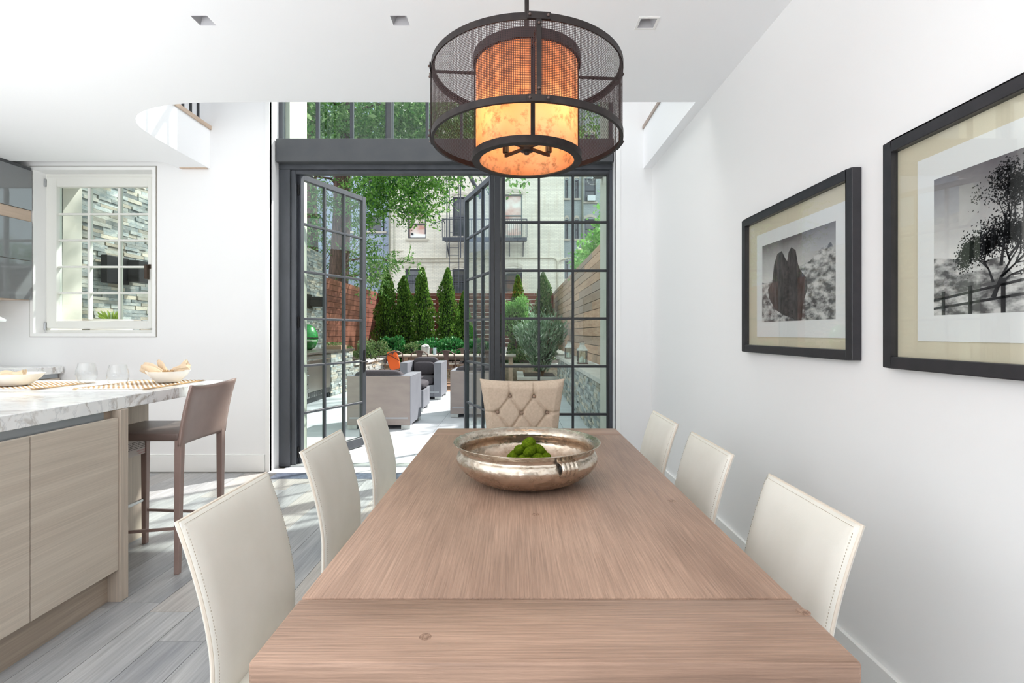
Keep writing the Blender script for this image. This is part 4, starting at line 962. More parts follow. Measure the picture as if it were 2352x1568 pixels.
# stone veneer
def veneer(par, plane, c, a0, a1, z0, z1, m, hmin=.035, hmax=.055, lmin=.12, lmax=.34, sgn=1, picked=None, limit=300, seed=1, prot=.03, mask=None):
    """ledger stones on a wall plane; plane 'x' (varying y) or 'y' (varying x)"""
    rr = random.Random(seed); st = []; z = z0
    while z < z1-.005:
        h = min(rr.uniform(hmin, hmax), z1-z); a = a0-rr.uniform(0, lmax)
        while a < a1:
            L = rr.uniform(lmin, lmax); p = max(a, a0); q = min(a+L, a1)
            if q-p > .02 and (mask is None or mask((p+q)/2, z)): st.append((p, q, z, z+h, rr.uniform(.006, prot)))
            a += L
        z += h
    sel = [s for s in st if picked and picked(s)][:limit]; ids = set(id(s) for s in sel); rest = MB()
    for s in st:
        p, q, e, g, d = s; q -= .002; g -= .002
        lo, hi = (c-.02, c+d) if sgn > 0 else (c-d, c+.02)
        if plane == 'x':
            if id(s) in ids: piece('stone', par, m, ((lo+hi)/2, (p+q)/2, (e+g)/2), (hi-lo, q-p, g-e))
            else: rest.box(lo, hi, p, q, e, g)
        else:
            if id(s) in ids: piece('stone', par, m, ((p+q)/2, (lo+hi)/2, (e+g)/2), (q-p, hi-lo, g-e))
            else: rest.box(p, q, lo, hi, e, g)
    if rest.v: rest.build('stonework', m, par, merge=False, kind='stuff')
gwl = struct('wall_garden_left', (XGL, 9, 0)); gwl['label'] = 'stacked grey ledger stone garden wall behind the outdoor kitchen'
MB().box(XGL-.25, XGL, 5.25, 12.66, -.1, 3.18).build('backing', M['joint'], gwl)
veneer(gwl, 'x', XGL, 5.25, 12.66, 0, 3.2, M['stone'], hmin=.034, hmax=.052, picked=lambda s: 5.55 < s[0] < 6.75 and 1.5 < s[2] < 3.0, limit=300, seed=3)
# left fence
def fence_boards(par, plane, c, a0, a1, z0, z1, m, L=1.85, hb=.15, gap=.011, th=.02, seed=0):
    rr = random.Random(seed); z = z0; k = 0
    while z < z1-.02:
        h = min(hb, z1-z); a = a0-(k % 2)*L*.5*rr.uniform(.6, 1)
        while a < a1:
            p, q = max(a, a0), min(a+L, a1)
            if q-p > .05:
                off = rr.uniform(-.002, .003)
                if plane == 'x': piece('board', par, m, (c+off, (p+q)/2, z+h/2), (th, q-p-.004, h-gap))
                else: piece('board', par, m, ((p+q)/2, c+off, z+h/2), (q-p-.004, th, h-gap))
            a += L
        z += h; k += 1
f1 = thing('garden_fence', 'red-brown horizontal board fence on the left side of the garden', 'fence', (XGL, 15, 0))
fence_boards(f1, 'x', XGL, 12.68, YF, .55, 2.655, M['fence'], seed=1)
MB().box(XGL-.05, XGL-.02, 12.68, YF, .5, 2.64).build('backing', M['black_metal'], f1)
f2 = thing('garden_fence', 'dark red board fence with open gaps behind the conifers', 'fence', (-1.7, YF, 0))
fence_boards(f2, 'y', YF, XGL, XGR, .3, 2.62, M['fence_x'], L=2.05, gap=.018, seed=2)
for x in (-4.7, -2.7, -.7, 1.28): MB().box(x-.05, x+.05, YF+.02, YF+.1, 0, 2.55).build('post', M['fence_x'], f2)
f3 = thing('garden_fence', 'tall weathered tan board fence on the right side of the garden', 'fence', (XGR, 11, 0))
fence_boards(f3, 'x', XGR, 5.26, YF, .74, 2.65, M['fence_r'], L=1.8, seed=3)
MB().box(XGR+.015, XGR+.06, 5.26, YF, .74, 2.64).build('backing', M['black_metal'], f3)
# right low wall with coping
wr = struct('wall_garden_right', (1.15, 8.4, 0)); wr['label'] = 'low ledger stone wall with pale coping under the tan fence'
MB().box(.975, 1.5, 5.25, 11.6, -.05, .685).build('backing', M['joint'], wr)
veneer(wr, 'x', .98, 5.26, 11.6, -.02, .685, M['stone'], picked=lambda s: s[0] < 6.9, limit=200, seed=5, sgn=-1)
y = 5.26
while y < 11.6: piece('coping_slab', wr, M['coping'], (1.135, y+.45, .712), (.40, .894, .05)); y += .9
# left kitchen run, planters
wl = struct('wall_planter_left', (-3.6, 12.6, 0)); wl['label'] = 'ledger stone planter wall on the left with pale coping'
MB().box(XGL, -3.6, 11.35, 17.6, -.05, .53).build('backing', M['joint'], wl)
veneer(wl, 'x', -3.6, 10.0, 14.0, -.02, .53, M['stone'], seed=7)
for k in range(4): piece('coping_slab', wl, M['coping'], (-3.72, 11.8+.86*k, .55), (.36, .85, .045))
MB().box(XGL, -3.86, 11.35, 17.6, .5, .56).build('soil', M['soil'], wl)
wb = struct('wall_planter_back', (-1.3, 14, 0)); wb['label'] = 'low tan stone planter wall across the end of the terrace'
MB().box(-3.6, 1.34, 14.02, 17.65, -.05, .36).build('backing', M['soil'], wb)
veneer(wb, 'y', 14.02, -3.6, 1.34, -.02, .37, M['stone_tan'], hmin=.05, hmax=.08, seed=9, sgn=-1)
for k in range(5): piece('coping_slab', wb, M['coping'], (-3.1+k*.99, 14.1, .39), (.985, .26, .04))
wp = struct('wall_planter_corner', (.5, 11.8, 0)); wp['label'] = 'small corner planter with wide pale coping below the spiky shrub'
MB().box(.09, .96, 11.4, 13.2, -.05, .22).build('soil', M['soil'], wp)
veneer(wp, 'y', 11.40, .08, .96, -.02, .2, M['stone_tan'], seed=10, sgn=-1)
piece('coping_slab', wp, M['coping'], (.51, 11.42, .235), (.93, .16, .06)); piece('coping_slab', wp, M['coping'], (.12, 12.3, .235), (.16, 1.6, .06))
# raised tan wall behind the corner planter (right of the post)
tag(MB().box(-.3, .1, 13.2, 13.5, 0, .36).build('wall_planter_side', M['stone_tan'], label='tan stone block at the end of the back planter'), kind='structure')
# outdoor kitchen
t = thing('outdoor_kitchen', 'outdoor kitchen run of stainless doors and drawers against the stone wall', 'cabinet', (-4.2, 8.8, 0))
MB().box(-4.73, -3.62, 6.9, 10.0, .1, .85).build('carcass', M['stainless'], t)
MB().box(-4.73, -3.66, 6.9, 10.0, -.02, .1).build('plinth', M['steel_dark'], t)
for a, b_, zs_ in ((6.92, 7.5, [(.12, .83)]), (7.52, 8.1, [(.12, .83)]), (8.12, 8.9, [(.12, .34), (.36, .58), (.60, .83)]), (8.92, 9.98, [(.2, .83)])):
    for z0, z1 in zs_:
        d = MB().box(-3.62, -3.60, a, b_, z0, z1).build('door' if z1-z0 > .4 else 'drawer', M['stainless'], t, bevel=.003, segs=1)
        MB().tube([(-3.56, a+.08, z1-.06), (-3.56, b_-.08, z1-.06)], .012, 8).bar((-3.60, a+.12, z1-.06), (-3.56, a+.12, z1-.06), .012).bar((-3.60, b_-.12, z1-.06), (-3.56, b_-.12, z1-.06), .012).build('handle', M['chrome'], d)
vn = MB()
for k in range(9): vn.box(-3.598, -3.594, 8.98+.11*k, 9.05+.11*k, .11, .19)
vn.build('vent', M['steel_dark'], t, merge=False)
tag(MB().box(-4.74, -3.57, 6.88, 11.4, .862, .90).build('worktop', M['granite'], bevel=.004, segs=1), 'dark granite worktop of the outdoor kitchen', 'worktop')
vb = struct('wall_kitchen_end', (-4, 10.7, 0)); vb['label'] = 'stone base carrying the end of the outdoor worktop'
MB().box(-4.74, -3.62, 10.02, 11.34, -.02, .86).build('backing', M['joint'], vb); veneer(vb, 'x', -3.62, 10.02, 11.34, -.02, .86, M['stone'], seed=13)
t = thing('smoker', 'green egg-shaped ceramic smoker standing on the granite worktop', 'barbecue', (-4.3, 10.55, .90))
MB().lathe([(0, .0), (.10, .0), (.18, .06), (.22, .17), (.225, .24)], (-4.3, 10.55, .90), 28).build('base', M['egg'], t, smooth=True)
MB().lathe([(.228, .245), (.22, .33), (.16, .46), (.07, .52), (0, .525)], (-4.3, 10.55, .90), 28).build('lid', M['egg'], t, smooth=True)
MB().lathe([(.23, .235), (.235, .235), (.235, .255), (.23, .255)], (-4.3, 10.55, .90), 28, loop=True).build('band', M['black_metal'], t, smooth=True)
MB().box(-4.35, -4.0, 10.1, 10.34, 1.08, 1.10).build('side_shelf', M['coping'], t)
t = thing('herb_box', 'shallow wooden box of herbs at the far end of the granite worktop', 'planter', (-3.9, 11.15, .90))
MB().box(-4.1, -3.72, 10.95, 11.3, .90, .98).build('box', M['deck'], t); leaves('herbs', [(random.uniform(-4.08, -3.74), random.uniform(10.97, 11.28), .98+random.uniform(0, .06)) for _ in range(200)], .04, M['leaf_box'], t)
# speakers / heaters on the stone wall
def speaker(loc, lab, s=1):
    x, y, z = loc; t = thing('outdoor_speaker', lab, 'speaker', loc, group='black outdoor speakers on the stone wall')
    MB().box(x, x+.05, y-.12, y+.10, z-.14, z+.17).build('bracket_plate', M['black_metal'], t, bevel=.01)
    MB().prism([(x+.04, y-.02), (x+.30, y-.02+.1), (x+.30, y+.32), (x+.04, y+.30)], 'z', z-.10, z+.12).build('housing', M['black_metal'], t, bevel=.012)
    MB().tube([(x, y, z-.02), (x+.12, y+.12, z-.02)], .025, 8).build('arm', M['black_metal'], t, smooth=True)
    return t
t = thing('outdoor_television', 'black box-like covered screen mounted on the stone wall, seen through the kitchen window', 'television', (-4.74, 5.95, 2.0))
pA = P(237, 620, 5.82); 
MB().box(-4.70, -4.62, 5.80, 6.14, 1.82, 2.14).build('screen_cover', M['black_metal'], t, bevel=.012)
MB().prism([(-4.62, 6.10), (-4.50, 6.13), (-4.50, 6.40), (-4.66, 6.40)], 'z', 1.86, 2.12).build('speaker_box', M['black_metal'], t, bevel=.01)
MB().box(-4.76, -4.70, 5.9, 6.3, 1.9, 2.05).build('bracket', M['black_metal'], t)
speaker((-4.74, 11.75, 1.96), 'black speaker on the stone wall, seen through the left door leaf')
# white grass pot on a tall pedestal outside kitchen window
t = thing('grass_pot', 'white pot of bright green grass blades, seen low in the kitchen window', 'potted plant', (-4.52, 6.15, 0))
pc = P(257, 735, 5.75); gx, gy = -4.53, 5.75
t.location = (gx, gy, 0)
MB().lathe([(0, 0), (.15, 0), (.19, 1.36), (.20, 1.40), (.17, 1.40), (.16, 1.35), (0, 1.35)], (gx, gy, 0), 28).build('pot', M['white'], t, smooth=True)
gb = MB(); rr = random.Random(4)
for k in range(90):
    a = rr.uniform(0, 2*PI); r_ = rr.uniform(0, .07); l = rr.uniform(.06, .15); lean = rr.uniform(.02, .10); x, y = gx+r_*math.cos(a), gy+r_*math.sin(a)
    e = (math.cos(a+1.57)*.004, math.sin(a+1.57)*.004)
    gb.add([(x-e[0], y-e[1], 1.36), (x+e[0], y+e[1], 1.36), (x+lean*.4*math.cos(a)+e[0], y+lean*.4*math.sin(a)+e[1], 1.36+l*.7), (x+lean*math.cos(a), y+lean*math.sin(a), 1.36+l)], [(0, 1, 2, 3)])
gb.build('grass_blades', leaf_mat('grass_leaf', C(150, 180, 70), C(196, 210, 110)), t, merge=False)
# exterior wall lamps by the doors
t = thing('globe_lamp', 'clear glass globe wall lamp outside above the fixed panel', 'wall lamp', (.872, 5.12, 2.78))
MB().ball((.78, 5.12, 2.79), .062, 24, 16).build('globe', M['drinkglass'], t, smooth='all')
MB().ball((.78, 5.12, 2.79), .02, 12, 8).build('bulb', M['chrome'], t, smooth='all')
MB().box(.80, .872, 5.08, 5.16, 2.80, 2.86).tube([(.872, 5.12, 2.82), (.80, 5.12, 2.84), (.78, 5.12, 2.85)], .012, 8).build('bracket', M['black_metal'], t)
t = thing('wall_lantern', 'small dark box lamp outside above the left door leaf', 'wall lamp', (-2.134, 5.1, 2.8))
MB().box(-2.13, -2.02, 5.03, 5.14, 2.80, 2.93).build('housing', M['steel'], t, bevel=.006); MB().box(-2.022, -2.016, 5.04, 5.13, 2.81, 2.92).build('lens', M['white'], t)
# lanterns on coping
def lantern(x, y, z, h, lab):
    t = thing('garden_lantern', lab, 'lantern', (x, y, z), group='metal lanterns on the coping'); w_ = .072*h/.38; s = h/.38
    b = MB().box(x-w_-.012, x+w_+.012, y-w_-.012, y+w_+.012, z, z+.02*s)
    for i in (-1, 1):
        for j in (-1, 1): b.bar((x+i*w_, y+j*w_, z+.02*s), (x+i*w_, y+j*w_, z+.22*s), .012)
    b.build('cage', M['rustmetal'], t)
    g = MB()
    for i in (-1, 1): g.box(x+i*w_-.001, x+i*w_+.001, y-w_, y+w_, z+.02*s, z+.22*s).box(x-w_, x+w_, y+i*w_-.001, y+i*w_+.001, z+.02*s, z+.22*s)
    g.build('glazing', M['glass'], t)
    r = MB(); q = [(w_+.015, .22*s), (w_+.008, .235*s), (.055*s, .27*s), (.036*s, .31*s), (.034*s, .335*s)]
    for (ra, za), (rb, zb) in zip(q, q[1:]):
        for k in range(4):
            c_ = [(-1, -1), (1, -1), (1, 1), (-1, 1)]; a, b_ = c_[k], c_[(k+1) % 4]
            r.quad((x+a[0]*ra, y+a[1]*ra, z+za), (x+b_[0]*ra, y+b_[1]*ra, z+za), (x+b_[0]*rb, y+b_[1]*rb, z+zb), (x+a[0]*rb, y+a[1]*rb, z+zb))
    r.box(x-.04*s, x+.04*s, y-.04*s, y+.04*s, z+.335*s, z+.345*s); r.build('roof', M['galv'], t)
    MB().tube([(x+.03*s*math.cos(k*PI/8), y, z+.345*s+.03*s*math.sin(k*PI/8)) for k in range(9)], .004, 6).build('ring_handle', M['rustmetal'], t)
    MB().tube([(x, y, z+.02*s), (x, y, z+.12*s)], .028*s, 14).build('candle', M['china'], t, smooth=True)
lantern(1.107, 8.45, .737, .38, 'glass and metal lantern on the low wall coping, the one nearer the house')
lantern(1.086, 10.3, .737, .37, 'glass and metal lantern on the low wall coping, the one nearer the shrub')

# ------------------------------------------------------------------ garden armchairs
def cushion(b, x0, x1, y0, y1, z0, z1, n=10):
    cx, cy, cz = (x0+x1)/2, (y0+y1)/2, (z0+z1)/2; hx, hy, hz = (x1-x0)/2, (y1-y0)/2, (z1-z0)/2
    def sp(a, e): return math.copysign(abs(a)**e, a)
    return b.grid(lambda u, v: (cx+hx*sp(math.sin(PI*v), .35)*sp(math.cos(2*PI*u), .35), cy+hy*sp(math.sin(PI*v), .35)*sp(math.sin(2*PI*u), .35), cz+hz*sp(math.cos(PI*v), .6)), 32, 14)
def armchair(x0, x1, y0, y1, facing, lab, h=.69, hb=.70):
    """facing +1: seat opens away from the house (+Y); -1: opens towards the house"""
    t = thing('garden_armchair', lab, 'armchair', ((x0+x1)/2, (y0+y1)/2, 0), group='grey woven garden armchairs'); aw = .14; bt = .12
    def b(nm, *a, m=M['mesh_side'], bev=.004): return MB().box(*a).build(nm, m, t, bevel=bev, segs=1)
    z0 = .05
    b('arm', x0, x0+aw, y0, y1, z0, h); b('arm', x1-aw, x1, y0, y1, z0, h)
    if facing > 0:
        b('back_panel', x0+aw, x1-aw, y0, y0+bt, z0, h); b('back_cover', x0+.002, x1-.003, y0-.006, y0, z0, h-.002, m=M['mesh_l'])
        b('pale_band', x0+.03, x1-.03, y0-.009, y0-.006, .13, .155, m=mat('pale_band', C(176, 176, 180), rough=.6))
        MB().box(x0+aw, x1-aw, y0+bt, y1, z0, .27).build('seat_frame', M['mesh_side'], t)
        cushion(MB(), x0+aw, x1-aw, y0+bt, y1+.01, .27, .42).build('seat_cushion', M['cushion'], t, smooth='all')
        cushion(MB(), x0+aw-.08, x1-aw+.04, y0+.02, y0+.2, .40, h+.07).build('back_cushion', M['cushion'], t, smooth='all')
    else:
        b('back_panel', x0+aw, x1-aw, y1-bt, y1, z0, h)
        b('seat_frame', x0+aw, x1-aw, y0+.01, y1-bt, z0, .27); b('pale_band', x0+aw, x1-.04, y0-.002, y0+.01, .12, .15, m=M['grey_channel'])
        cushion(MB(), x0+aw, x1-aw, y0-.01, y1-bt, .27, .42).build('seat_cushion', M['cushion'], t, smooth='all')
        cushion(MB(), x0+aw, x1-aw, y1-.28, y1-.10, .41, h+.08).build('back_cushion', M['cushion'], t, smooth='all')
        cushion(MB(), x0+aw+.03, x1-aw-.06, y1-.38, y1-.26, .42, .68).build('throw_pillow', M['cushion'], t, smooth='all')
    for x in (x0+.005, x1-.12):
        for y in (y0+.004, y1-.12): MB().box(x, x+.115, y, y+.115, 0, .05).build('foot', M['galv'], t)
    return t
armchair(-2.18, -1.36, 6.65, 7.42, 1, 'grey woven armchair nearest the house, its back to the door and cushion showing above')
armchair(-2.16, -1.385, 9.6, 10.4, -1, 'grey woven armchair facing the house with a dark pillow on it')
armchair(-.96, -.19, 7.58, 8.35, 1, 'grey woven armchair behind the centre door leaf')
t = thing('garden_ottoman', 'grey woven footstool with a dark cushion beside the near armchair', 'footstool', (-1.8, 8.4, 0))
MB().box(-2.1, -1.455, 8.12, 8.72, .05, .34).build('base', M['mesh_side'], t, bevel=.004, segs=1)
cushion(MB(), -2.11, -1.445, 8.10, 8.73, .34, .47).build('cushion', M['cushion'], t, smooth='all')
for x in (-2.09, -1.57):
    for y in (8.13, 8.6): MB().box(x, x+.1, y, y+.1, 0, .05).build('foot', M['galv'], t)
# dining set on the deck
t = thing('garden_table', 'long weathered grey garden table in front of the hedge', 'table', (-1.3, 12.2, 0))
MB().box(-2.75, .02, 11.75, 12.65, .69, .73).build('tabletop', M['table_grey'], t, bevel=.006, segs=1)
for x in (-2.58, -.15):
    for y in (11.85, 12.5): MB().box(x, x+.10, y, y+.10, 0, .69).build('leg', M['pale_wood'], t)  # pale tone puts the sunlight on the legs into their colour
MB().box(-2.5, -.15, 11.9, 12.5, .62, .69).build('apron', M['table_grey'], t)
def cafe_chair(x, y, rz, lab, first=None):
    if first: return dup(first, (x, y, 0), rz, lab)
    t = thing('metal_chair', lab, 'chair', (x, y, 0), rz, group='brown metal garden chairs')
    MB().box(-.19, .19, -.19, .19, .44, .455).build('seat', M['rustmetal'], t, local=True, bevel=.01)
    for i in (-1, 1):
        for j in (-1, 1): MB().add([(i*.23-.02, j*.23-.012, 0), (i*.23+.02, j*.23-.012, 0), (i*.23+.02, j*.23+.012, 0), (i*.23-.02, j*.23+.012, 0), (i*.16-.03, j*.17-.012, .445), (i*.16+.03, j*.17-.012, .445), (i*.16+.03, j*.17+.012, .445), (i*.16-.03, j*.17+.012, .445)], [(0,3,2,1),(4,5,6,7),(0,1,5,4),(1,2,6,5),(2,3,7,6),(3,0,4,7)]).build('leg', M['rustmetal'], t, local=True)
    pts = [(-.19, -.18, .45), (-.2, -.23, .65), (-.17, -.27, .79), (-.08, -.29, .845), (0, -.295, .855), (.08, -.29, .845), (.17, -.27, .79), (.2, -.23, .65), (.19, -.18, .45)]
    MB().tube(pts, .013, 8).build('back_hoop', M['rustmetal'], t, smooth=True, local=True)
    MB().grid(lambda u, v: ((u-.5)*(.09+.10*abs(2*v-1)**2.5), -.19-.09*v-.004, .455+.39*v), 6, 14).build('splat', M['rustmetal'], t, local=True)
    return t
c1 = cafe_chair(-1.52, 11.55, R(0), 'brown metal chair with a wide splat at the near side of the garden table')
cafe_chair(-2.1, 11.5, R(0), 'brown metal chair hidden behind the armchair with the pillow', c1)
cafe_chair(-.6, 11.5, R(0), 'brown metal chair seen through the centre door leaf', c1)
cafe_chair(-2.2, 12.95, R(180), 'brown metal chair on the hedge side of the garden table near the bucket', c1)
cafe_chair(-1.35, 12.95, R(180), 'brown metal chair on the hedge side of the garden table near the door leaf', c1)
cafe_chair(-2.72, 11.15, R(35), 'brown metal chair at the table end holding the orange cushion', c1)
t = thing('ice_bucket', 'galvanised bucket stuffed with white towels on the garden table', 'bucket', (-2.12, 12.1, .73))
MB().lathe([(0, 0), (.085, 0), (.105, .17), (.108, .17), (.108, .175), (.1, .175), (.095, .02), (0, .02)], (-2.12, 12.1, .73), 28).build('bucket', M['galv'], t, smooth=True)
b = MB(); rr = random.Random(2)
for k in range(9): b.ball((-2.12+rr.uniform(-.06, .06), 12.1+rr.uniform(-.05, .05), .91+rr.uniform(-.01, .06)), .04, 8, 6, (1, .8, rr.uniform(.5, 1)))
b.build('towels', M['white'], t)
t = thing('candle_glass', 'clear straight-sided glass beside the bucket on the garden table', 'glass', (-1.9, 12.1, .73))
MB().lathe([(0, 0), (.038, 0), (.040, .17), (.037, .17), (.035, .012), (0, .012)], (-1.9, 12.1, .73), 24).build('glass', mat('pale_blue_glass', C(190, 212, 222), rough=.1), t, smooth=True)
# orange cushion
t = thing('orange_cushion', 'orange cushion with a dark strap leaning on the chair at the table end', 'cushion', (-2.66, 11.2, .55))
b = MB(); cushion(b, -.12, .12, -.05, .05, -.2, .2)
mt = Matrix.Rotation(R(-14), 4, 'Y') ; b.v = [tuple(mt @ Vector(v)+Vector((-2.60, 10.95, .66))) for v in b.v]
b.build('cushion', M['orange'], t, smooth='all')
MB().tube([(-2.74, 10.88, .80), (-2.60, 10.88, .74), (-2.46, 10.88, .66)], .007, 6).build('strap', M['black_metal'], t)

# ------------------------------------------------------------------ planting
def conifer(px, py_top, D, hw, lab, zb=.4, seed=0, m=None):
    rr = np.random.RandomState(seed); c = P(px, py_top, D); H = c.z-zb; t = thing('conifer', lab, 'tree', (c.x, D, zb), group='columnar conifers along the fence')
    n = 7500; h = rr.uniform(0, 1, n)**.85; ph = rr.uniform(0, 2*PI, n)
    lump = 1+.20*np.sin(3*ph+9*h+seed)+.15*np.sin(4*ph-15*h+seed*3)+.13*np.sin(24*h+2*ph+seed*2)
    r = hw*np.clip(1.28*(1-h)**.55, 0, 1.0)*(.72+.28*np.minimum(1, h*6+.3))*lump*rr.uniform(.72, 1.06, n)
    pts = np.stack([c.x+r*np.cos(ph)+.05*hw*np.sin(h*9+seed), D+r*np.sin(ph), zb+h*H], 1)
    dirs = np.stack([np.cos(ph)*.8, np.sin(ph)*.8, np.full(n, 1.6)], 1)
    leaves('foliage', pts, .075, m or M['leaf_thuja'], t, aspect=.45, dirs=dirs, jitter=.55)
    prof_ = [(hw*.66*min(1, 1.12*(1-k/12)**.62)*(.72+.28*min(1, k/12*6+.3)), k/12*H*.95) for k in range(12)]+[(0, H*.95)]
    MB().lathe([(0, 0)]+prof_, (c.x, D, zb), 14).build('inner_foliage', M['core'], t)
    MB().tube([(c.x, D, zb-.02), (c.x, D, zb+.3*H)], .05, 8).build('trunk', M['bark'], t)
conifer(887, 617, 16.4, .33, 'columnar conifer nearest the left fence, first of the row', zb=.58, seed=1)
conifer(929, 634, 16.5, .34, 'shorter double-tipped columnar conifer, second of the row', zb=.58, seed=2)
conifer(971, 614, 16.3, .33, 'columnar conifer with a slim pointed tip, third of the row', seed=3)
conifer(1028, 616, 16.2, .35, 'bright broad columnar conifer beside the open door leaf', seed=4)
conifer(1066, 668, 16.6, .28, 'columnar conifer partly hidden behind the centre door leaf', seed=5)
conifer(1188, 632, 16.2, .27, 'browning columnar conifer rising behind the climber right of the post', seed=6)
conifer(1248, 626, 16.0, .33, 'grey-green columnar conifer nearest the right fence', seed=7, m=M['leaf_box'])
def bush(name, c, rad, n, size, m, lab, cat='shrub', aspect=.55, up=.6, seed=0, group=None, core=True, parent=None, jitter=.8):
    rr = np.random.RandomState(seed); c = np.array(c); rad = np.array(rad)
    d = rr.normal(size=(n, 3)); d /= np.linalg.norm(d, axis=1)[:, None]; d[:, 2] = np.abs(d[:, 2])*1.0-.15
    lum = 1+.15*np.sin(5*d[:, 0]+seed)+.15*np.sin(7*d[:, 1]+2*seed)+.12*np.sin(6*d[:, 2]*2)
    pts = c+d*rad*(rr.uniform(.68, 1.05, n)*lum)[:, None]
    t = thing(name, lab, cat, tuple(c-np.array((0, 0, rad[2]*.15))), group=group)
    leaves('foliage', pts, size, m, t, aspect=aspect, dirs=d*1.2+np.array((0, 0, up)), jitter=jitter)
    if core:
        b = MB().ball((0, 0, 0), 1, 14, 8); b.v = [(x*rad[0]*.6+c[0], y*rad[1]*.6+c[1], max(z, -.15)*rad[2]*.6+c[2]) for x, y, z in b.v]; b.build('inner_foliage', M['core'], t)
    zs = .56 if c[0] < -3.6 else .36
    st = MB().tube([(c[0], c[1], min(zs, c[2]-.02)), (c[0], c[1], c[2]+rad[2]*.3)], .02, 6); st.build('stem', M['bark'], t)
    return t
def bpx(nm, px, py, D, rx, rz, n, size, m, lab, seed, **k):
    c = P(px, py, D); bush(nm, (c.x, c.y, c.z-rz*.3), (rx, rx*.8, rz), n, size, m, lab, seed=seed, group='shrubs in the garden planters', **k)
bpx('shrub', 784, 806, 12.6, .42, .26, 1500, .045, M['leaf_box'], 'small-leaved shrub seen through the left door leaf', 21)
bpx('shrub', 838, 806, 12.2, .26, .40, 1300, .045, M['leaf_box'], 'low grey-green shrub just behind the left planter coping', 22)
bpx('shrub', 862, 800, 13.3, .34, .38, 1700, .045, M['leaf_box'], 'rounded olive-green shrub in front of the first conifer', 23)
bpx('shrub', 903, 796, 14.3, .38, .46, 1100, .11, M['leaf_laurel'], 'broad-leaved blue-green shrub behind the orange cushion', 24)
bpx('shrub', 940, 806, 14.3, .40, .40, 1300, .06, M['leaf_box'], 'mixed low shrub with dried heads left of the bucket', 25)
bpx('shrub', 985, 800, 14.6, .52, .42, 1500, .09, M['leaf_laurel'], 'glossy dark green laurel hedge behind the bucket', 26)
bpx('shrub', 1040, 800, 14.5, .52, .46, 1600, .09, M['leaf_laurel'], 'glossy dark green laurel hedge beside the door leaf', 27)
bpx('shrub', 1105, 800, 14.6, .5, .44, 1400, .09, M['leaf_laurel'], 'glossy laurel hedge behind the centre door leaf', 28)
bpx('shrub', 1008, 820, 14.4, .22, .22, 500, .06, M['leaf_ivy'], 'small light green plant under the laurel hedge', 29)
bpx('shrub', 918, 826, 14.4, .22, .2, 500, .06, M['leaf_ivy'], 'low light green plant below the orange cushion', 30)
bpx('climber', 1185, 735, 14.8, .48, 1.05, 5200, .075, M['leaf_ivy'], 'tall leafy green climber just right of the door post', 31)
bpx('shrub', 1190, 815, 14.4, .6, .28, 1500, .08, M['leaf_box'], 'dark low shrub at the foot of the climber', 32)
bpx('shrub', 1172, 832, 14.4, .35, .14, 500, .06, M['leaf_laurel'], 'low dark ground plant on the tan planter wall', 33)
# big narrow-leaved shrub in the corner planter
rr = np.random.RandomState(40); c = P(1246, 870, 11.9); n = 6500
t = thing('willow_leaf_shrub', 'big grey-green narrow-leaved shrub spilling over the corner planter', 'shrub', (c.x, c.y, .25))
ns = 60; sa = rr.uniform(0, 2*PI, ns); sl = rr.uniform(.1, 1, ns)**.7; sh = rr.uniform(.75, 1.15, ns); k_ = rr.randint(0, ns, n)
u = rr.uniform(.08, 1, n); a = sa[k_]; lean = sl[k_]; r = .62*lean*u**.8
pts = np.stack([c.x-.05+r*np.cos(a)*1.05+rr.normal(size=n)*.045, 11.9+r*np.sin(a)*.7+rr.normal(size=n)*.045, .30+sh[k_]*1.55*u*(1-.30*lean*u)+rr.normal(size=n)*.03], 1)
dirs = np.stack([np.cos(a)*.7*lean, np.sin(a)*.7*lean, np.full(n, .8)], 1)*1.6
leaves('foliage', pts, .13, M['leaf_spike'], t, aspect=.22, dirs=dirs, jitter=.6)
b = MB()
for k in range(16):
    an = k*.393; b.tube([(c.x, 11.9, .24), (c.x+.2*math.cos(an), 11.9+.15*math.sin(an), .8), (c.x+.4*math.cos(an), 11.9+.3*math.sin(an), 1.35)], [.014, .01, .004], 6)
b.build('stems', M['twig'], t)
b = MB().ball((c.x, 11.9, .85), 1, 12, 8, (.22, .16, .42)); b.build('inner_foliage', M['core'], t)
# vines over right fence with cream posts
t = thing('vine', 'light green vine trailing over the top of the tan fence', 'climber', (1.6, 9.5, 2.6))
rr = np.random.RandomState(50); pts = []
for (px, py, D, s, n) in ((1318, 606, 11.5, .22, 130), (1330, 592, 10.8, .3, 240), (1348, 570, 9.9, .3, 280), (1362, 545, 9.5, .26, 200), (1372, 515, 9.1, .28, 130), (1378, 480, 8.8, .2, 50)):
    cc = P(px, py, D); pts += [(cc.x+.1+rr.normal()*s*.4, cc.y+rr.normal()*s*.9, cc.z+rr.normal()*s*.42) for _ in range(n)]
leaves('foliage', pts, .085, M['leaf_ivy'], t, aspect=.7)
t = thing('neighbour_fence', 'cream posts of the neighbouring fence rising over the tan fence', 'fence', (1.7, 9.5, 0))
cream = mat('cream_vinyl', C(236, 214, 188), rough=.6)
for (px, py, D) in ((1338, 572, 12.2), (1376, 529, 9.9)):
    cc = P(px, py, D); p = MB().box(cc.x-.07, cc.x+.07, D-.07, D+.07, 0, cc.z-.04).build('post', cream, t); MB().box(cc.x-.11, cc.x+.11, D-.11, D+.11, cc.z-.04, cc.z).build('cap', cream, p, bevel=.01)
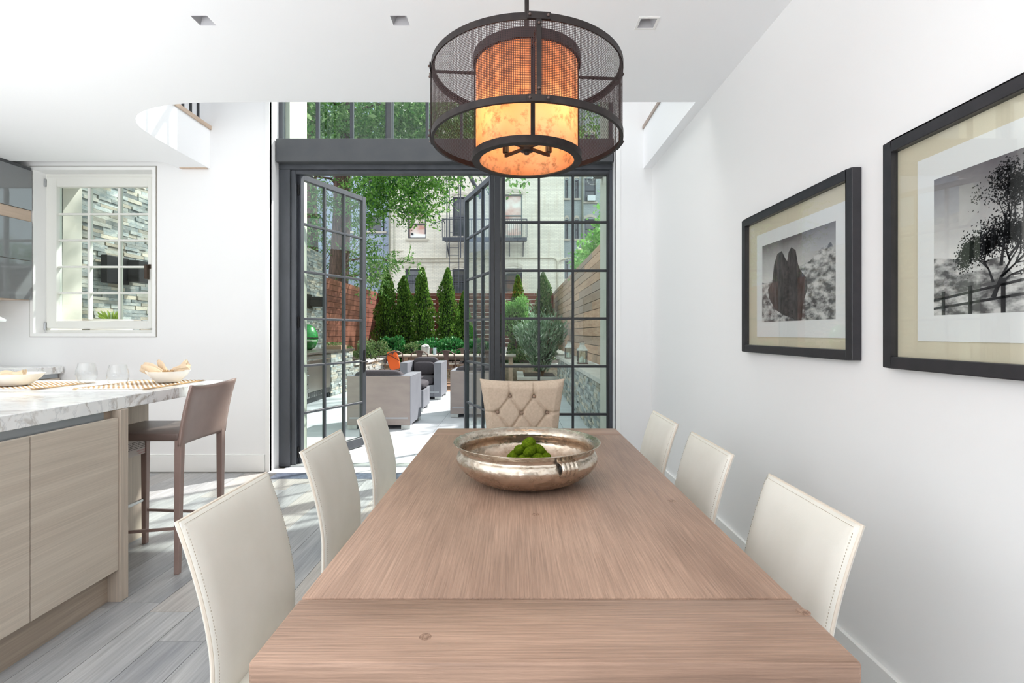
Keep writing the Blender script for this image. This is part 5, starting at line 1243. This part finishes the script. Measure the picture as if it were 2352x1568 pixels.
# lattice panel beyond left fence
t = thing('lattice_panel', 'weathered diagonal lattice panel beyond the left fence', 'trellis', P(756, 560, 16.5))
b = MB()
for k in range(9):
    a0 = P(728+k*9, 600, 16.5); a1 = P(728+k*9+40, 540, 16.5); b.bar(a0, a1, .035, .01); a0 = P(768+k*9-40, 540, 16.52); a1 = P(768+k*9, 600, 16.52); b.bar(a0, a1, .035, .01)
b.build('slats', M['twig'], t, merge=False)
# big tree
t = thing('street_tree', 'large tree with a thick trunk arching green branches over the garden', 'tree', (-5.25, 15.5, 0))
tk = [P(772, 780, 15.5), P(776, 660, 15.5), P(782, 560, 15.5), P(786, 470, 15.4), P(785, 400, 15.3), P(795, 320, 15.2), P(800, 236, 15.1), P(806, 60, 15.0)]
MB().tube(tk, [.34, .30, .27, .25, .24, .22, .20, .17], 14).build('trunk', M['bark'], t, smooth=True)
br = MB()
B = [([(786, 470), (815, 440), (850, 410), (900, 392), (950, 400)], 14.2, .05), ([(784, 500), (835, 455), (870, 440), (915, 432), (990, 440)], 13.5, .035),
     ([(788, 440), (760, 410), (725, 405), (700, 420)], 14.8, .05), ([(800, 340), (850, 300), (885, 255), (930, 190)], 14.0, .08), ([(798, 260), (870, 240), (930, 262), (990, 300), (1040, 345)], 13.2, .06),
     ([(790, 600), (850, 590), (900, 600), (950, 605)], 13.8, .03), ([(780, 640), (830, 630), (870, 650)], 14.5, .03), ([(900, 392), (935, 420), (940, 480), (960, 500)], 13.6, .02), ([(835, 455), (838, 400), (845, 330)], 14.0, .018),
     ([(870, 440), (900, 470), (935, 500)], 13.6, .02), ([(798, 260), (760, 230), (700, 220)], 14.5, .06)]
for q, D, w_ in B:
    pp = [P(x, y, 15.3+(D-15.3)*i/(len(q)-1)) for i, (x, y) in enumerate(q)]; br.tube(pp, [w_*(1-.75*i/(len(q)-1)) for i in range(len(q))], 8)
br.build('branches', M['bark'], t, smooth=True)
def canopy(nm, blobs, m, size, seed, aspect=.42):
    rr = np.random.RandomState(seed); pts = []; dr_ = []
    for (px, py, D, rx, ry, n) in blobs:
        cc = P(px, py, D); s = D/FPX; nt = max(1, n//9)
        for _ in range(nt):   # twigs carrying leaflets
            d = rr.normal(size=3); d = d/np.linalg.norm(d)*rr.uniform(0, 1)**.45
            base = np.array((cc.x+d[0]*rx*s, cc.y+d[1]*.9, cc.z+d[2]*ry*s)); tw = rr.normal(size=3)+np.array((.4, 0, -.5)); tw /= np.linalg.norm(tw)
            for k in range(9):
                sd = rr.normal(size=3)*.5; pts.append(base+tw*.05*k+sd*.03); dr_.append(tw*.9+sd)
    return leaves(nm, pts, size, m, t, aspect=aspect, dirs=np.array(dr_), jitter=.45)
canopy('foliage', [(850, 420, 13.8, 55, 40, 900), (900, 410, 13.5, 60, 38, 1300), (950, 425, 13.2, 60, 42, 1500), (1005, 405, 13.0, 38, 26, 600), (960, 470, 13.0, 45, 30, 900), (925, 480, 13.2, 28, 30, 400),
                   (862, 465, 13.6, 38, 32, 1300), (835, 500, 14, 30, 30, 500), (1010, 450, 12.8, 20, 14, 90), (985, 505, 13, 15, 12, 50)], M['leaf_tree'], .10, 1)
canopy('foliage', [(845, 560, 14, 28, 45, 500), (870, 600, 13.8, 45, 25, 420), (925, 600, 13.6, 45, 10, 160), (855, 640, 14.2, 35, 28, 500), (730, 450, 14.6, 45, 50, 900), (800, 460, 14.6, 35, 50, 500),
                   (720, 540, 15.5, 40, 50, 700), (800, 600, 15.8, 35, 45, 500), (835, 690, 17.5, 40, 25, 300), (700, 600, 15.5, 35, 35, 350)], M['leaf_tree2'], .10, 2)
canopy('foliage', [(740, 280, 14.5, 60, 60, 1500), (800, 290, 14.2, 50, 50, 900), (860, 280, 13.8, 60, 55, 1500), (930, 270, 13.4, 55, 60, 1700), (985, 280, 13.2, 45, 55, 1300), (1045, 285, 13.2, 45, 40, 800), (1095, 280, 13.2, 40, 40, 500), (930, 340, 13.4, 80, 30, 700), (1150, 260, 13.6, 60, 30, 500), (1330, 290, 13.6, 60, 40, 500), (900, 180, 14, 160, 50, 1400), (740, 190, 14, 80, 50, 700)], M['leaf_tree2'], .12, 3)
rr_ = np.random.RandomState(9); npt = 18000  # unseen high leaves, added to shade the stone wall and left terrace
pts = np.stack([rr_.uniform(-7, .5, npt)+0, rr_.uniform(6.5, 20, npt), 7.6+rr_.uniform(-.7, 1.3, npt)+.5*np.sin(rr_.uniform(0, 6, npt))], 1)
cl = np.sin(pts[:, 0]*2.1+1)+np.sin(pts[:, 1]*1.7)+np.sin((pts[:, 0]+pts[:, 1])*1.3); pts = pts[cl > -1.1]
leaves('foliage', pts, .19, M['leaf_tree2'], t, aspect=.55)
t = thing('slender_tree', 'slimmer brown tree trunk at the left edge of the upper windows', 'tree', (P(712, 600, 15.9).x, 15.9, 0))
MB().tube([P(722, 780, 15.9), P(718, 600, 15.9), P(715, 400, 15.9), P(712, 236, 15.9), P(708, 80, 15.9)], [.2, .18, .16, .15, .13], 12).build('trunk', M['bark'], t, smooth=True)

# ------------------------------------------------------------------ buildings behind
def fwin(par, px0, px1, py0, py1, D, mf, mg, arch=True, bars=False, sill=True, mid=True):
    a = P(px0, py1, D); b_ = P(px1, py0, D); x0, z0, x1, z1 = a.x, a.z, b_.x, b_.z; w_ = .06
    wdw = MB().box(x0, x0+w_, D+.05, D+.17, z0, z1).box(x1-w_, x1, D+.05, D+.17, z0, z1).box(x0+w_, x1-w_, D+.05, D+.17, z1-w_, z1).box(x0+w_, x1-w_, D+.05, D+.17, z0, z0+w_)
    if mid: wdw.box(x0+w_, x1-w_, D+.07, D+.17, (z0+z1)/2-.03, (z0+z1)/2+.03)
    f = wdw.build('window', mf, par)
    MB().box(x0+w_, x1-w_, D+.12, D+.14, z0+w_, z1-w_).build('pane', mg, f)
    if sill: MB().box(x0-.12, x1+.12, D-.07, D+.15, z0-.12, z0-.01).build('sill', M['sillstone'], f)
    if arch:
        n = 8; q = [(x0-.04+(x1-x0+.08)*i/n, z1+.13*math.sin(PI*i/n)) for i in range(n+1)]; q2 = [(x, z+.16) for x, z in q][::-1]
        MB().prism(q+q2, 'y', D-.03, D+.03).build('lintel', M['sillstone'], f)
    if bars:
        bb = MB(); k = x0+.06
        while k < x1-.03: bb.bar((k, D-.02, z0+.02), (k, D-.02, z1-.25), .018); k += .13
        bb.bar((x0, D-.02, z0+.5), (x1, D-.02, z0+.5), .02).bar((x0, D-.02, z1-.3), (x1, D-.02, z1-.3), .02); bb.build('bars', M['iron'], f)
    return (x0, x1, z0, z1)
DF = 26.0
rects = [(937, 978, 480, 547), (1040, 1071, 452, 542), (1158, 1200, 446, 543), (931, 976, 618, 672), (1039, 1071, 618, 674), (1158, 1199, 616, 672), (937, 978, 275, 375), (1040, 1071, 275, 375), (1158, 1200, 275, 375), (937, 978, 110, 205), (1158, 1200, 110, 205), (1230, 1262, 275, 375)]
def rect_w(r, D): a = P(r[0], r[3], D); b_ = P(r[1], r[2], D); return (a.x, b_.x, a.z, b_.z)
t = thing('apartment_building', 'cream painted brick apartment house with arched windows behind the garden', 'building', (-2, DF, 0))
holed(P(893, 0, DF).x, P(1296, 0, DF).x, -.2, 17, DF, DF+.3, [rect_w(r, DF) for r in rects]).build('facade', M['facade'], t)
MB().box(P(893, 0, DF).x, P(1296, 0, DF).x, DF+.3, DF+.35, -.2, 17).build('inner_wall', M['farglass'], t)
for i, r in enumerate(rects): fwin(t, *r, DF, M['winpaint'] if i != 2 else M['winpaint_g'], M['redglass'] if i in (0, 2, 8) else M['farglass'], bars=i in (3, 4, 5), arch=True)
a = P(943, 545, DF); MB().box(a.x, a.x+.75, DF+.02, DF+.11, a.z, a.z+.16).build('window_panel', M['white'], t, label='white vent panel in the window')
a = P(944, 538, DF); MB().tube([(a.x+.06, DF-.02, a.z+.02), (a.x+.06, DF+.03, a.z+.02)], .06, 16).build('vent_outlet', M['steel_dark'], t)
# pipes
pp = MB(); D = DF-.06
pp.tube([P(894, y, D) for y in (700, 390)], .04, 8); pp.tube([P(905, y, D) for y in (620, 420)], .02, 6); pp.build('downpipe', M['pipe_g'], t)
pp = MB(); pp.tube([P(912, 593, D), P(1150, 593, D), P(1268, 592, D), P(1276, 594, D), P(1280, 600, D), P(1281, 680, D)], .035, 8); pp.tube([P(912, 601, D), P(1080, 601, D)], .02, 6); pp.tube([P(893, 576, D), P(926, 576, D)], .02, 6)
pp.tube([P(1281, 606, D), P(1284, 599, D), P(1296, 594, D), P(1315, 592, D)], .04, 8); pp.build('pipe_run', M['pipe'], t)
# fire escape
t = thing('fire_escape', 'iron fire escape balcony and ladder on the cream facade', 'fire escape', P(1110, 550, 25.4))
x0 = P(1019, 0, 25.4).x; x1 = P(1210, 0, 25.4).x; zp = P(0, 549, 25.4).z
b = MB()
for k in range(7): b.box(x0, x1, 24.95+.14*k, 25.03+.14*k, zp-.05, zp)
b.box(x0, x1, 24.92, 24.96, zp-.16, zp).build('platform', M['iron'], t)
b = MB(); zt = P(0, 503, 24.95).z
n = 44
for k in range(n+1): xx = x0+(x1-x0)*k/n; b.bar((xx, 24.94, zp), (xx, 24.94, zt), .016)
b.build('railing_bars', M['iron'], t, merge=False)
MB().bar((x0, 24.94, zt), (x1, 24.94, zt), .035).bar((x0, 24.94, zt), (x0, 25.9, zt), .035).bar((x1, 24.94, zt), (x1, 25.9, zt), .035).bar((x0, 24.94, zp), (x0, 24.94, zt), .03).bar((x1, 24.94, zp), (x1, 24.94, zt), .03).build('rail', M['iron'], t)
b = MB()
for px in (1026, 1170, 1202): a = P(px, 551, 25.1); b.bar((a.x, 25.0, zp-.1), (a.x, 25.9, zp-.75), .04).bar((a.x, 25.9, zp-.1), (a.x, 25.9, zp-.8), .04)
b.build('bracket', M['iron'], t)
b = MB()
for px in (1032.5, 1054): b.bar(P(px, 660, 24.8), P(px, 230, 24.8), .028)
for k in range(25): y = 655-k*17.3; b.bar(P(1032.5, y, 24.8), P(1054, y, 24.8), .02)
b.build('ladder', M['iron'], t, merge=False)
MB().bar(P(1026.5, 592, 24.7), P(1026.5, 380, 24.7), .05).bar(P(1058, 592, 24.7), P(1058, 380, 24.7), .05).bar(P(990, 515, 24.4), P(1026, 502, 24.9), .04).build('pole', M['iron'], t)
b = MB(); b.bar(P(1075, 395, 24.6), P(1105, 455, 24.9), .3, .06); b.bar(P(1095, 395, 24.6), P(1125, 450, 24.9), .03).build('stair', M['iron'], t)
# left blue-grey house
t = thing('blue_house', 'blue-grey painted brick house behind the tree', 'building', (-10, 27, 0)); D = 27.0
rb = [(846, 883, 494, 531), (848, 880, 600, 637), (846, 883, 395, 440), (770, 808, 494, 531), (700, 738, 494, 531), (770, 808, 380, 440)]
holed(-24, P(893, 0, D).x, -.2, 17, D, D+.3, [rect_w(r, D) for r in rb]).build('facade', M['facade_blue'], t)
MB().box(-24, P(893, 0, D).x, D+.3, D+.35, -.2, 17).build('inner_wall', M['farglass'], t)
for r in rb: fwin(t, *r, D, M['winpaint'], M['farglass'], arch=False)
a = P(852, 562, D-.05); b_ = P(890, 562, D-.05); MB().box(a.x, b_.x, D-.06, D, a.z-.02, a.z+.06).box(P(893, 0, D).x-.4, P(893, 0, D).x-.3, D-.04, D, 3, 12).build('string_course', M['facade_blue'], t)
# right rear wing
t = thing('grey_house', 'grey-green brick rear house beyond the tan fence', 'building', (6, 32, 0)); D = 32.0
rg = [(1298, 1305, 413, 455), (1320, 1329, 413, 455), (1343, 1368, 410, 463), (1298, 1305, 505, 548), (1320, 1329, 505, 548), (1343, 1368, 503, 548), (1298, 1305, 600, 640), (1320, 1329, 600, 640), (1343, 1368, 600, 640), (1298, 1305, 310, 355), (1320, 1329, 310, 355), (1343, 1368, 310, 360)]
holed(P(1270, 0, D).x, 16, -.2, 20, D, D+.3, [rect_w(r, D) for r in rg]).build('facade', M['facade_grey'], t)
MB().box(P(1270, 0, D).x, 16, D+.3, D+.35, -.2, 20).build('inner_wall', M['farglass'], t)
for r in rg: fwin(t, *r, D, M['winpaint'], M['farglass'], arch=True)
MB().tube([P(1338, 700, D-.1), P(1338, 200, D-.1)], .06, 8).build('downpipe', M['pipe_g'], t)
a = P(1348, 463, D); MB().box(a.x, a.x+.5, D-.25, D+.1, a.z, a.z+.35).build('window_unit', M['galv'], t, bevel=.02)
